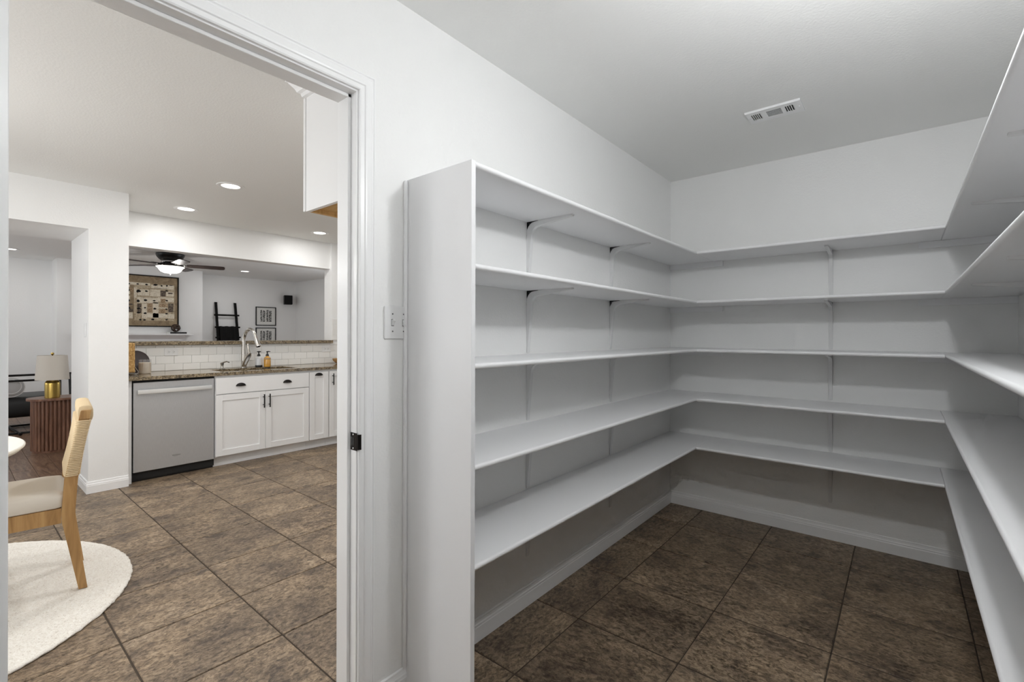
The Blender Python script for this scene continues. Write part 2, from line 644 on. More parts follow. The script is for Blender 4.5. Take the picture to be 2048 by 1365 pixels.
# door frame ------------------------------------------------------------------
bm = bmesh.new()
box(bm, -TW, 0, JR, JR + 0.019, 0, JH + 0.019)
box(bm, -TW, 0, JL - 0.019, JL, 0, JH + 0.019)
box(bm, -TW, 0, JL, JR, JH, JH + 0.019)
frame = struct(mk('trim_1', bm, 'trim'), 'white painted door frame between pantry and kitchen', 'door frame')
for nm, b in (('stop', (-0.096, -0.033, JR - 0.011, JR, 0, JH)), ('stop', (-0.096, -0.033, JL, JL + 0.011, 0, JH)), ('stop', (-0.096, -0.033, JL, JR, JH - 0.011, JH))):
    bx(nm, *b, 'trim', frame, bevel=0.0015)
CP = [(0, 0), (0, 0.009), (0.004, 0.0115), (0.016, 0.0125), (0.019, 0.0155), (0.024, 0.0165), (0.040, 0.0165), (0.044, 0.0125), (0.0485, 0.0125), (0.0515, 0.0150), (0.0555, 0.0145), (0.057, 0.012), (0.057, 0)]
RV = 0.005


def casing(kind, sx, x0):
    bm = bmesh.new()
    n = len(CP)
    va, vb = [], []
    for t_, h_ in CP:
        x = x0 + sx * h_
        if kind == 'r':
            va.append(bm.verts.new((x, JR + RV + t_, 0)))
            vb.append(bm.verts.new((x, JR + RV + t_, JH + RV + t_)))
        elif kind == 'l':
            va.append(bm.verts.new((x, JL - RV - t_, 0)))
            vb.append(bm.verts.new((x, JL - RV - t_, JH + RV + t_)))
        else:
            va.append(bm.verts.new((x, JL - RV - t_, JH + RV + t_)))
            vb.append(bm.verts.new((x, JR + RV + t_, JH + RV + t_)))
    for i in range(n):
        j = (i + 1) % n
        bm.faces.new((va[i], va[j], vb[j], vb[i]))
    bm.faces.new(va)
    bm.faces.new(vb[::-1])
    bmesh.ops.recalc_face_normals(bm, faces=bm.faces[:])
    mk('casing', bm, 'trim', frame)


for k in 'rlh':
    casing(k, 1, 0.0)
    casing(k, -1, -TW)
# strike plate in the jamb
sp = tag(empty('strike_plate', (-0.008, JR, 0.895)), 'dark metal strike plate set in the white door jamb', 'strike plate')
bm = bmesh.new()
box(bm, -0.030, 0.006, JR - 0.0016, JR + 0.001, 0.896, 0.953, 0.0006)
mk('plate', bm, 'bronze', sp)
bm = bmesh.new()
prism(bm, [(0.004, 0), (0.011, 0.003), (0.0145, 0.010), (0.0165, 0.010), (0.0125, 0.0), (0.006, -0.0016)], 0.900, 0.949, lambda p, q, s: (p, JR + q - 0.0005, s))
mk('lip', bm, 'bronze', sp)
bx('latch_hole', -0.022, -0.008, JR - 0.0022, JR - 0.0010, 0.912, 0.937, 'black', sp)
bx('latch_rim', -0.0245, -0.0222, JR - 0.0026, JR - 0.0010, 0.910, 0.939, 'chrome', sp)
for z in (0.902, 0.947):
    bm = bmesh.new()
    lathe(bm, [(0.0032, 0), (0.0032, -0.0010), (0.0018, -0.0016)], (-0.014, JR - 0.0012, z), 12, 'y')
    mk('screw', bm, 'chrome', sp, True)

# baseboards ------------------------------------------------------------------
BP = [(0, 0), (0.013, 0), (0.013, 0.060), (0.0115, 0.063), (0.0115, 0.071), (0.0085, 0.075), (0.0065, 0.084), (0.0065, 0.090), (0.003, 0.093), (0, 0.093)]


def base(bm, ax, at, sgn, a, b):
    if ax == 'y':
        prism(bm, BP, a, b, lambda p, q, s: (at + sgn * p, s, q))
    else:
        prism(bm, BP, a, b, lambda p, q, s: (s, at + sgn * p, q))


bm = bmesh.new()
base(bm, 'y', 0.0, 1, PY, -0.0005)
base(bm, 'y', 0.0, 1, JR + 0.063, PY - 0.0196)
base(bm, 'y', 0.0, 1, -4.4, JL - 0.063)
struct(mk('baseboard_left', bm, 'trim'), 'white baseboard along the left pantry wall', 'baseboard')
bm = bmesh.new()
base(bm, 'x', 0.0, -1, 0.0135, W - 0.0135)
struct(mk('baseboard_back', bm, 'trim'), 'white baseboard along the far pantry wall', 'baseboard')
bm = bmesh.new()
base(bm, 'y', W, -1, -4.4, -0.0005)
struct(mk('baseboard_right', bm, 'trim'), 'white baseboard under the right pantry shelves', 'baseboard')
bm = bmesh.new()
base(bm, 'y', XC, 1, -2.818, -2.553)
base(bm, 'x', -2.805, -1, -4.40, XC)
struct(mk('baseboard_column', bm, 'trim'), 'white baseboard around the wall end beside the dishwasher', 'baseboard')

# ------------------------------------------------------------------ pantry shelves


def board_profile(depth):
    r = ST / 2
    pts = [(0, 0), (depth - r, 0)]
    for k in range(1, 8):
        a = -math.pi / 2 + math.pi * k / 8
        pts.append((depth - r + r * math.cos(a), r + r * math.sin(a)))
    pts += [(depth - r, ST), (0, ST)]
    return pts


BR = [(0, -0.290), (0.005, -0.292), (0.0065, -0.286)]
BR += [(0.027, -0.064)]
for k in range(1, 6):
    a = math.pi - (math.pi / 2 - 0.13) * k / 5
    BR.append((0.064 + 0.036 * math.cos(a), -0.062 + 0.036 * math.sin(a)))
BR += [(0.246, -0.0075), (0.250, -0.004), (0.250, 0.0), (0.085, -0.0005)]
for k in range(0, 6):
    a = math.pi / 2 + (math.pi / 2) * k / 5
    BR.append((0.046 + 0.046 * math.cos(a), -0.050 + 0.0455 * math.sin(a)))
BR += [(0, -0.06)]


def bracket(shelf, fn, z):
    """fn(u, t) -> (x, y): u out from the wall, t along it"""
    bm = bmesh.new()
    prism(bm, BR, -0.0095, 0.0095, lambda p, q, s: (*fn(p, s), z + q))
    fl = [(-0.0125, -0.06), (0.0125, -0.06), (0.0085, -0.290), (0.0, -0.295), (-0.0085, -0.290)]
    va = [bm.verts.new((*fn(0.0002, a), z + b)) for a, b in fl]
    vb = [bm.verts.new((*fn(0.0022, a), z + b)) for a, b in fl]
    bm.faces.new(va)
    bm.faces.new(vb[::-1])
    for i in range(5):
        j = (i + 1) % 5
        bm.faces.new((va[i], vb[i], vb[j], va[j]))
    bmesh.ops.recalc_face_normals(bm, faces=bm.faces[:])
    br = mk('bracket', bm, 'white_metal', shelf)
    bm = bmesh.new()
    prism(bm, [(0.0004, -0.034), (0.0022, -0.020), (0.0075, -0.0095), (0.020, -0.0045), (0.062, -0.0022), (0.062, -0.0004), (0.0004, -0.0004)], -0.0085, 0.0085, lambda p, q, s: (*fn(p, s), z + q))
    mk('corner_shade_wedge', bm, 'black', br)  # black wedge stands in for the shadow gap in the bracket corner


ORD = ['lowest', 'second lowest', 'middle', 'second highest', 'topmost']
for k, z in enumerate(SZ):
    pL, pB, pR = board_profile(DL), board_profile(DB), board_profile(DR)
    bm = bmesh.new()
    prism(bm, pL, PY, -0.0005, lambda p, q, s: (0.0005 + p, s, z + q))
    s1 = tag(mk('pantry_shelf', bm, 'shelf', smooth=True), 'white rounded-edge board, %s shelf along the left pantry wall' % ORD[k], 'shelf', 'pantry wall shelves')
    bm = bmesh.new()
    prism(bm, pB, DL + 0.001, W - DR - 0.001, lambda p, q, s: (s, -0.0005 - p, z + q))
    s2 = tag(mk('pantry_shelf', bm, 'shelf', smooth=True), 'white rounded-edge board, %s shelf across the far pantry wall' % ORD[k], 'shelf', 'pantry wall shelves')
    bm = bmesh.new()
    prism(bm, pR, -3.05, -0.0005, lambda p, q, s: (W - 0.0005 - p, s, z + q))
    s3 = tag(mk('pantry_shelf', bm, 'shelf', smooth=True), 'white rounded-edge board, %s shelf along the right pantry wall' % ORD[k], 'shelf', 'pantry wall shelves')
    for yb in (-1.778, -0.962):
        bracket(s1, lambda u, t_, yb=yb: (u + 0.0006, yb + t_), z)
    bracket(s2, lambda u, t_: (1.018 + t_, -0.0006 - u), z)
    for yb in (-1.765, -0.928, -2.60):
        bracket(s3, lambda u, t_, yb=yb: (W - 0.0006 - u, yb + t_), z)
    bx('cleat', 0.0008, 0.381, -0.018, -0.0006, z - 0.038, z - 0.0003, 'shelf', s1, bevel=0.001)
    bx('cleat', 1.430, W - 0.0008, -0.018, -0.0006, z - 0.038, z - 0.0003, 'shelf', s3, bevel=0.001)
bm = bmesh.new()
box(bm, 0.0006, DL + 0.001, PY - 0.019, PY - 0.0002, 0, SZ[4] + ST, 0.0012)
ep = tag(mk('shelf_end_panel', bm, 'shelf'), 'tall white end panel of the left pantry shelves', 'panel')
bx('corner_strip', 0.0004, 0.0135, PY - 0.0325, PY - 0.0192, 0.094, SZ[4] + ST - 0.004, 'shelf', ep, bevel=0.004, seg=2)
bm = bmesh.new()
box(bm, W - DR - 0.001, W - 0.0006, -3.069, -3.0502, 0, SZ[4] + ST, 0.0012)
tag(mk('shelf_end_panel', bm, 'shelf'), 'white end panel closing the right pantry shelves beside the viewer', 'panel')

# ceiling register ------------------------------------------------------------
vx0, vx1, vy0, vy1 = 0.720, 0.972, -0.853, -0.704
vent = tag(empty('ceiling_register', ((vx0 + vx1) / 2, (vy0 + vy1) / 2, H - 0.008)), 'white metal air register with three louvre banks on the pantry ceiling', 'air vent')
G1, G2, G3 = (0.741, 0.787), (0.812, 0.880), (0.897, 0.937)
oy0, oy1 = -0.815, -0.738
bm = bmesh.new()
zz0, zz1 = H - 0.006, H - 0.0005
box(bm, vx0, vx1, vy0, oy0, zz0, zz1)
box(bm, vx0, vx1, oy1, vy1, zz0, zz1)
for a, b in ((vx0, G1[0]), (G1[1], G2[0]), (G2[1], G3[0]), (G3[1], vx1)):
    box(bm, a, b, oy0, oy1, zz0, zz1)
mk('face_plate', bm, 'trim', vent)
bm = bmesh.new()
prism(bm, [(vy0 - 0.006, H - 0.0005), (vy0, H - 0.009), (vy0 + 0.004, H - 0.009), (vy0 + 0.004, H - 0.0005)], vx0, vx1, lambda p, q, s: (s, p, q))
mk('rim', bm, 'trim', vent)
bx('duct', vx0 + 0.012, vx1 - 0.012, oy0 - 0.003, oy1 + 0.003, H - 0.0012, H - 0.0006, 'duct', vent)
for (a, b), n in ((G1, 5), (G3, 4)):
    p = (b - a) / n
    for i in range(n):
        x = a + (i + 0.8) * p
        bm = bmesh.new()
        prism(bm, [(x - 0.0016, H - 0.0062), (x + 0.0008, H - 0.0062), (x + 0.0014, H - 0.0014), (x - 0.0008, H - 0.0014)], oy0, oy1, lambda u, v, s: (u, s, v))
        mk('louvre', bm, 'trim', vent)
n = 7
for i in range(n):
    y = oy0 + (i + 0.6) * (oy1 - oy0) / n
    bm = bmesh.new()
    prism(bm, [(y - 0.0026, H - 0.0062), (y - 0.0006, H - 0.0062), (y + 0.0030, H - 0.0014), (y + 0.0010, H - 0.0014)], G2[0], G2[1], lambda u, v, s: (s, u, v))
    mk('louvre', bm, 'trim', vent)
for x in (0.729, 0.957):
    bm = bmesh.new()
    lathe(bm, [(0.004, 0), (0.004, -0.0015), (0.002, -0.0028)], (x, -0.777, H - 0.006), 12)
    mk('screw', bm, 'white_metal', vent, True)

# light switch ----------------------------------------------------------------
sw = tag(empty('light_switch', (0.0005, -2.522, 1.257)), 'white double toggle light switch between doorway and shelf panel', 'light switch')
bx('cover_plate', 0.0005, 0.006, -2.579, -2.465, 1.257, 1.371, 'plastic', sw, bevel=0.0028)
for i, y in enumerate((-2.546, -2.500)):
    bm = bmesh.new()
    box(bm, 0.0055, 0.0064, y - 0.0052, y + 0.0052, 1.302, 1.326)
    mk('toggle_slot', bm, 'plastic_dark', sw)
    s = 1 if i == 0 else -1
    bm = bmesh.new()
    prism(bm, [(0.0060, 1.314 - 0.010), (0.0060, 1.314 + 0.010), (0.0075, 1.314 + 0.009), (0.0165, 1.314 + s * 0.0095 + 0.0035), (0.0170, 1.314 + s * 0.0095 - 0.0035), (0.0075, 1.314 - 0.009)], y - 0.0042, y + 0.0042, lambda p, q, s_: (p, s_, q))
    mk('toggle', bm, 'plastic', sw)
    for z in (1.284, 1.344):
        bm = bmesh.new()
        lathe(bm, [(0.0028, 0), (0.0028, 0.0008), (0.0012, 0.0013)], (0.0060, y, z), 10, 'x')
        mk('screw', bm, 'plastic_dark', sw, True)

# pantry ceiling lamp (just above the frame), then an added fill bulb ----------------------------------
for LP, zb, pw_, lb in (((1.40, -2.25), 2.08, PANTRY_LAMPS[0], 'bare bulb on a short white cord, pantry ceiling over the right shelves'),
                        ((1.22, -3.40), 2.14, PANTRY_LAMPS[1], 'unseen bare bulb added as fill light, pantry ceiling beside the doorway')):
    pl = tag(empty('pantry_ceiling_lamp', (LP[0], LP[1], zb + 0.045)), lb, 'ceiling lamp', 'pantry ceiling lamps')
    bm = bmesh.new()
    lathe(bm, [(0.050, 0), (0.050, -0.012), (0.036, -0.020), (0.006, -0.024)], (*LP, H - 0.0005), 32)
    mk('canopy', bm, 'white_metal', pl, True)
    bm = bmesh.new()
    lathe(bm, [(0.0035, zb + 0.11), (0.0035, H - 0.02)], (*LP, 0), 12)
    mk('cord', bm, 'white_metal', pl, True)
    bm = bmesh.new()
    lathe(bm, [(0.016, zb + 0.053), (0.018, zb + 0.056), (0.018, zb + 0.098), (0.005, zb + 0.112)], (*LP, 0), 20)
    mk('socket', bm, 'plastic', pl, True)
    lo = lamp('bulb_light', 'POINT', (0, 0, -0.045), pw_, 0.05, COOL)
    lo.parent = pl

# ------------------------------------------------------------------ kitchen base run
FX0 = -3.66


def shaker_door(name, y0, y1, z0, z1, parent, rail=0.057):
    bm = bmesh.new()
    x0, x1 = FX0, FX0 + 0.019
    box(bm, x0, x1, y0, y0 + rail, z0, z1, 0.0012)
    box(bm, x0, x1, y1 - rail, y1, z0, z1, 0.0012)
    box(bm, x0, x1, y0 + rail, y1 - rail, z0, z0 + rail, 0.0012)
    box(bm, x0, x1, y0 + rail, y1 - rail, z1 - rail, z1, 0.0012)
    d = mk(name, bm, 'cab', parent)
    bx('recessed_panel', x0 + 0.001, x0 + 0.009, y0 + rail - 0.002, y1 - rail + 0.002, z0 + rail - 0.002, z1 - rail + 0.002, 'cab', d)
    return d


def bar_pull(y, z0, z1, parent):
    bm = bmesh.new()
    x = FX0 + 0.019
    tube(bm, [(x + 0.030, y, z0), (x + 0.030, y, z1)], 0.006, 10)
    for z in (z0 + 0.028, z1 - 0.028):
        tube(bm, [(x - 0.001, y, z), (x + 0.030, y, z)], 0.0045, 8)
    mk('bar_handle', bm, 'black_metal', parent, True)


def cup_pull(y, z, parent, half=0.046):
    bm = bmesh.new()
    x = FX0 + 0.019
    rings = []
    n = 14
    for i in range(9):
        ph = (math.pi / 2) * i / 8
        ring = []
        for k in range(n + 1):
            a = math.pi * k / n
            yy = half * math.cos(a)
            zz = 0.031 * math.sin(a)
            ring.append((x + 0.0245 * math.sin(ph) * (0.35 + 0.65 * math.sin(a) ** 0.6 if math.sin(a) > 0 else 0.35), y + yy * (0.55 + 0.45 * math.cos(ph)) , z + zz * math.cos(ph) ))
        rings.append(ring)
    loft(bm, rings, False, False)
    o = mk('cup_pull', bm, 'bronze', parent, True, angle=70)
    so = o.modifiers.new('thick', 'SOLIDIFY')
    so.thickness = 0.0022


# filler strip
tag(bx('filler_panel', -4.20, FX0, -2.5515, -2.5225, 0.0, 0.873, 'cab'), 'narrow grey-white filler strip between wall end and dishwasher', 'panel')
# dishwasher
dy0, dy1 = -2.512, -1.902
dw = tag(empty('dishwasher', (-3.9, (dy0 + dy1) / 2, 0)), 'stainless steel dishwasher with wide bar handle beside white cabinets', 'dishwasher')
bx('body', -4.20, FX0 - 0.022, dy0 - 0.008, dy1 + 0.006, 0.02, 0.868, 'gap', dw)
dd = bx('door', FX0 - 0.022, FX0 + 0.004, dy0, dy1, 0.086, 0.853, 'steel', dw, bevel=0.003)
bm = bmesh.new()
hy0, hy1, hz = dy0 + 0.026, dy1 - 0.026, 0.773
ring = []
N = 20
rings = []
for i in range(N + 1):
    f = i / N
    y = hy0 + f * (hy1 - hy0)
    bow = 0.030 + 0.012 * math.sin(math.pi * f)
    if i in (0, N):
        bow = 0.026
    x = FX0 + 0.004
    hh = 0.0185
    rings.append([(x + bow - 0.010, y, hz - hh), (x + bow - 0.002, y, hz - hh + 0.002), (x + bow, y, hz), (x + bow - 0.002, y, hz + hh - 0.002), (x + bow - 0.010, y, hz + hh)])
loft(bm, rings)
box(bm, FX0 + 0.003, FX0 + 0.026, hy0 + 0.002, hy0 + 0.024, hz - 0.015, hz + 0.015)
box(bm, FX0 + 0.003, FX0 + 0.026, hy1 - 0.024, hy1 - 0.002, hz - 0.015, hz + 0.015)
mk('handle', bm, 'steel_light', dd, True, angle=50)
bx('toe_kick', -4.0, FX0 - 0.045, dy0 - 0.006, dy1 + 0.004, 0.0, 0.085, 'black', dw)
# badge: a short raised word with an oval swoosh
fc = bpy.data.curves.new('badge', 'FONT')
fc.body = 'Whirlpool'
fc.size = 0.0165
fc.extrude = 0.0004
fo = bpy.data.objects.new('badge_tmp', fc)
C.objects.link(fo)
dg = bpy.context.evaluated_depsgraph_get()
me = bpy.data.meshes.new_from_object(fo.evaluated_get(dg))
bpy.data.objects.remove(fo)
bm = bmesh.new()
bm.from_mesh(me)
bpy.data.meshes.remove(me)
for v in bm.verts:
    v.co = Vector((FX0 + 0.0046 + v.co.z, -2.236 + v.co.x * 0.92, 0.180 + v.co.y))
mk('badge_lettering', bm, 'plastic_dark', dd)
bm = bmesh.new()
tube(bm, [(FX0 + 0.005, -2.204 + 0.020 * math.cos(a), 0.185 + 0.0085 * math.sin(a) + 0.006 * math.cos(a)) for a in [math.radians(20 + 14 * k) for k in range(24)]], 0.0009, 6)
mk('badge_swoosh', bm, 'chrome', dd, True)

# sink base cabinet
def carcass(y0, y1, parent):
    boxes('body', [(-4.20, FX0 - 0.001, y0, y0 + 0.018, 0.095, 0.872), (-4.20, FX0 - 0.001, y1 - 0.018, y1, 0.095, 0.872), (-4.20, FX0 - 0.001, y0 + 0.018, y1 - 0.018, 0.095, 0.113),
                   (-4.20, -4.19, y0 + 0.018, y1 - 0.018, 0.113, 0.872), (FX0 - 0.019, FX0 - 0.001, y0 + 0.018, y1 - 0.018, 0.690, 0.872)], 'cab', parent)
    bx('toe_kick', -4.15, FX0 - 0.055 + 0.0, y0, y1, 0.0, 0.0945, 'cab', parent)


sc = tag(empty('sink_cabinet', (-3.9, -1.438, 0)), 'wide white sink cabinet with two shaker doors and false drawer', 'cabinet')
carcass(-1.8955, -0.9815, sc)
df = bx('drawer_front', FX0, FX0 + 0.019, -1.893, -0.984, 0.696, 0.851, 'cab', sc, bevel=0.0015)
cup_pull(-1.674, 0.762, df)
cup_pull(-1.219, 0.760, df)
d1 = shaker_door('door', -1.893, -1.4415, 0.104, 0.689, sc)
bar_pull(-1.464, 0.526, 0.662, d1)
d2 = shaker_door('door', -1.4385, -0.984, 0.104, 0.689, sc)
bar_pull(-1.408, 0.526, 0.662, d2)
# narrow pull-out cabinet
nc = tag(empty('pullout_cabinet', (-3.9, -0.867, 0)), 'narrow white pull-out cabinet with one dark cup pull', 'cabinet')
carcass(-0.9795, -0.7545, nc)
d3 = shaker_door('door', -0.976, -0.757, 0.104, 0.851, nc)
cup_pull(-0.870, 0.812, d3)
# next cabinet, mostly behind the door jamb
oc = tag(empty('base_cabinet', (-3.9, -0.5, 0)), 'white shaker cabinet with bar handle partly hidden by the door jamb', 'cabinet')
carcass(-0.7525, -0.30, oc)
d4 = shaker_door('door', -0.745, -0.305, 0.104, 0.851, oc)
bar_pull(-0.709, 0.696, 0.827, d4)

# countertop with sink cut-out
ct = bmesh.new()
cx0, cx1, cz0, cz1 = -4.2495, -3.628, 0.874, 0.905
hx0, hx1, hy0s, hy1s = -4.085, -3.715, -1.81, -1.07
box(ct, hx1, cx1, -2.552, 0.895, cz0, cz1)
box(ct, cx0, hx0, -2.552, 0.895, cz0, cz1)
box(ct, hx0, hx1, -2.552, hy0s, cz0, cz1)
box(ct, hx0, hx1, hy1s, 0.895, cz0, cz1)
tag(mk('countertop', ct, 'granite'), 'long speckled brown granite counter with sink cut-out', 'countertop')
sk = bmesh.new()
box(sk, hx0 - 0.008, hx0, hy0s, hy1s, 0.66, 0.8735)
box(sk, hx1, hx1 + 0.008, hy0s, hy1s, 0.66, 0.8735)
box(sk, hx0, hx1, hy0s - 0.008, hy0s, 0.66, 0.8735)
box(sk, hx0, hx1, hy1s, hy1s + 0.008, 0.66, 0.8735)
box(sk, hx0 - 0.008, hx1 + 0.008, hy0s - 0.008, hy1s + 0.008, 0.652, 0.66)
sko = tag(empty('kitchen_sink', (-3.9, -1.44, 0.652)), 'undermount steel sink basin below the granite counter', 'sink')
mk('basin', sk, 'steel', sko)
bm = bmesh.new()
lathe(bm, [(0.045, 0), (0.042, 0.003), (0.02, 0.002)], (-3.9, -1.44, 0.6602), 20)
mk('drain', bm, 'chrome', sko, True)
# raised bar
tag(bx('bar_top', -4.70, -4.215, -2.5515, -0.3745, 1.1605, 1.196, 'granite', bevel=0.003), 'raised tan granite bar ledge above the backsplash', 'countertop')
# subway tiles
TLY, TLZ = 0.1515, 0.0795
rows = [(0.9065, 0.974), (0.9755, 1.0535), (1.0550, 1.1330), (1.1345, 1.1600)]
st0 = {}
for r, (z0, z1) in enumerate(rows):
    y = -2.142 - 3 * TLY + (r % 2) * (-TLY / 2)
    while y < 0.1:
        a, b = max(y, -2.5515), min(y + TLY, 0.1)
        if b - a > 0.01:
            full = abs((b - a) - TLY) < 1e-6
            if full and r in st0:
                inst(st0[r], ((-4.262 + XB) / 2, (a + b) / 2, z0), wpen)
            else:
                bm = bmesh.new()
                box(bm, -4.262, XB, a + 0.0008, b - 0.0008, z0, z1, 0.0012)
                o = mk('tile', bm, 'subway', wpen)
                if full:
                    st0[r] = o
        y += TLY
for r in range(4):
    z0 = 1.1975 + r * TLZ * 0.86
    y = -0.3725 - (r % 2) * TLY / 2
    while y < 0.0:
        a, b = max(y, -0.3725), min(y + TLY, 0.1)
        bm = bmesh.new()
        box(bm, -4.262, -4.251, a + 0.0008, b - 0.0008, z0, z0 + TLZ * 0.86 - 0.0015, 0.0012)
        mk('tile', bm, 'subway', wcol)
        y += TLY
# outlets
for i, (y0, y1, z0, z1) in enumerate(((-2.150, -2.035, 1.055, 1.129), (-0.508, -0.391, 1.050, 1.124))):
    o = tag(empty('wall_outlet', (XB, (y0 + y1) / 2, z0)), ['white horizontal power outlet left of the faucet', 'white horizontal power outlet near the door jamb, right of the soap bottles'][i], 'outlet', 'backsplash outlets')
    bx('cover_plate', XB, XB + 0.006, y0, y1, z0, z1, 'plastic', o, bevel=0.002)
    for s_ in (-0.020, 0.020):
        yc, zc = (y0 + y1) / 2 + s_, (z0 + z1) / 2
        r_ = bx('receptacle', XB + 0.005, XB + 0.0075, yc - 0.014, yc + 0.014, zc - 0.017, zc + 0.017, 'plastic', o, bevel=0.001)
        bm = bmesh.new()
        box(bm, XB + 0.0072, XB + 0.0079, yc - 0.006, yc + 0.003, zc + 0.005, zc + 0.0075)
        box(bm, XB + 0.0072, XB + 0.0079, yc - 0.006, yc + 0.003, zc - 0.0075, zc - 0.005)
        box(bm, XB + 0.0072, XB + 0.0079, yc + 0.006, yc + 0.010, zc - 0.0025, zc + 0.0025)
        mk('slots', bm, 'plastic_dark', r_)

# faucet
fa = tag(empty('kitchen_faucet', (-4.14, -1.46, 0.905)), 'tall brushed nickel gooseneck faucet behind the sink', 'faucet')
fx, fy = -4.14, -1.462
bm = bmesh.new()
lathe(bm, [(0.030, 0.0), (0.030, 0.004), (0.024, 0.010)], (fx, fy, 0.9052), 24)
mk('base_ring', bm, 'nickel', fa, True)
pts = [(fx, fy, 0.912), (fx, fy, 1.02), (fx, fy, 1.14), (fx, fy, 1.20)]
R_ = 0.118
cxp = fx + R_
for k in range(1, 13):
    a = math.pi - math.radians(162) * k / 12
    pts.append((cxp + R_ * math.cos(a), fy + 0.03 * k / 12, 1.205 + R_ * math.sin(a)))
e = Vector(pts[-1]); dv = (Vector(pts[-1]) - Vector(pts[-2])).normalized()
bm = bmesh.new()
tube(bm, pts, [0.027, 0.025, 0.0205, 0.0185] + [0.0172] * 12, 14)
mk('gooseneck', bm, 'nickel', fa, True)
bm = bmesh.new()
tube(bm, [e - dv * 0.004, e + dv * 0.02, e + dv * 0.10, e + dv * 0.112], [0.0185, 0.0205, 0.0265, 0.024], 14)
hd = mk('spray_head', bm, 'nickel', fa, True)
bm = bmesh.new()
tube(bm, [e + dv * 0.108, e + dv * 0.116], [0.0185, 0.0175], 14)
mk('spray_face', bm, 'black', hd, True)
bm = bmesh.new()
tube(bm, [(fx + 0.005, fy, 0.925), (fx + 0.035, fy + 0.002, 0.965), (fx + 0.075, fy + 0.004, 1.005), (fx + 0.118, fy + 0.008, 1.045), (fx + 0.128, fy + 0.010, 1.072)], [0.024, 0.026, 0.026, 0.024, 0.017], 14)
mk('valve_arm', bm, 'nickel', fa, True)
bm = bmesh.new()
tube(bm, [(fx + 0.122, fy + 0.010, 1.062), (fx + 0.100, fy + 0.010, 1.100), (fx + 0.088, fy + 0.010, 1.135), (fx + 0.080, fy + 0.010, 1.165)], [0.015, 0.0125, 0.0105, 0.008], 12)
mk('lever', bm, 'nickel', fa, True)
# soap dispenser
sd = tag(empty('soap_dispenser', (-4.10, -1.685, 0.905)), 'small brushed nickel soap pump left of the faucet', 'soap pump')
bm = bmesh.new()
lathe(bm, [(0.024, 0), (0.024, 0.005), (0.016, 0.012), (0.012, 0.030), (0.016, 0.052), (0.0175, 0.064), (0.012, 0.068)], (-4.10, -1.685, 0.9052), 20)
mk('body', bm, 'nickel', sd, True)
bm = bmesh.new()
tube(bm, [(-4.10, -1.685, 0.966), (-4.075, -1.675, 0.978), (-4.045, -1.662, 0.985), (-4.012, -1.650, 0.977)], [0.010, 0.008, 0.007, 0.006], 12)
mk('spout', bm, 'nickel', sd, True)


def bottle(y, x, mat, label, dark_base, lever):
    o = tag(empty('soap_bottle', (x, y, 0.905)), label, 'soap bottle')
    bm = bmesh.new()
    lathe(bm, [(0.030, 0), (0.0345, 0.004), (0.0355, 0.02), (0.0355, 0.092), (0.031, 0.106), (0.016, 0.116), (0.014, 0.124)], (x, y, 0.9052), 28)
    b_ = mk('body', bm, mat, o, True)
    if dark_base:
        bm = bmesh.new()
        lathe(bm, [(0.0358, 0.001), (0.0362, 0.004), (0.0362, 0.022), (0.0357, 0.0235)], (x, y, 0.9052), 28)
        mk('base_band', bm, 'black', b_, True)
    else:
        bm = bmesh.new()
        lathe(bm, [(0.0358, 0.088), (0.0362, 0.090), (0.0362, 0.0955), (0.0335, 0.1000)], (x, y, 0.9052), 28)
        mk('label_edge', bm, 'rust', b_, True)
    bm = bmesh.new()
    lathe(bm, [(0.0165, 0.1242), (0.0175, 0.127), (0.016, 0.136), (0.008, 0.146), (0.0055, 0.154), (0.0055, 0.160), (0.010, 0.168), (0.0105, 0.174), (0.006, 0.176)], (x, y, 0.9052), 18)
    mk('pump', bm, 'black', o, True)
    bm = bmesh.new()
    if lever:
        tube(bm, [(x, y, 1.0765), (x + 0.012, y + 0.012, 1.0775), (x + 0.026, y + 0.022, 1.075)], [0.006, 0.005, 0.003], 8)
    else:
        tube(bm, [(x + 0.018, y + 0.014, 1.076), (x, y, 1.0775), (x - 0.016, y - 0.010, 1.0765)], [0.005, 0.007, 0.005], 8)
    mk('nozzle', bm, 'black', o, True)


bottle(-1.316, -4.115, 'white_soap', 'clear soap bottle with dark bottom band and black pump', True, False)
bottle(-1.238, -4.085, 'amber_soap', 'amber soap bottle with black pump right of the faucet', False, True)

# counter decor at the left end
cd = tag(empty('jar_candle', (-4.00, -2.358, 0.905)), 'pale candle in a glass jar at the left end of the counter', 'candle')
bm = bmesh.new()
lathe(bm, [(0.041, 0), (0.046, 0.003), (0.0468, 0.100), (0.044, 0.102)], (-4.00, -2.358, 0.9052), 28)
mk('wax', bm, 'wax', cd, True)
bm = bmesh.new()
lathe(bm, [(0.0472, 0.001), (0.0482, 0.006), (0.0485, 0.130), (0.0472, 0.130), (0.0472, 0.006)], (-4.00, -2.358, 0.9052), 28, caps=False)
mk('jar', bm, 'clear', cd, True)
bm = bmesh.new()
n = 40
c0 = Vector((-4.12, -2.40, 1.010))
nrm = Vector((0.93, 0.0, 0.18)).normalized()
up = Vector((-0.18, 0, 0.93)).normalized()
sd_ = Vector((0, 1, 0))
rings = []
for rr, dd_ in ((0.096, 0.0), (0.104, 0.004), (0.105, 0.008), (0.101, 0.013), (0.085, 0.010)):
    rings.append([c0 + sd_ * rr * math.cos(2 * math.pi * k / n) + up * rr * math.sin(2 * math.pi * k / n) + nrm * dd_ for k in range(n)])
loft(bm, rings)
tag(mk('round_tray', bm, 'dark_board', smooth=True), 'dark round tray leaning behind the jar candle', 'tray')
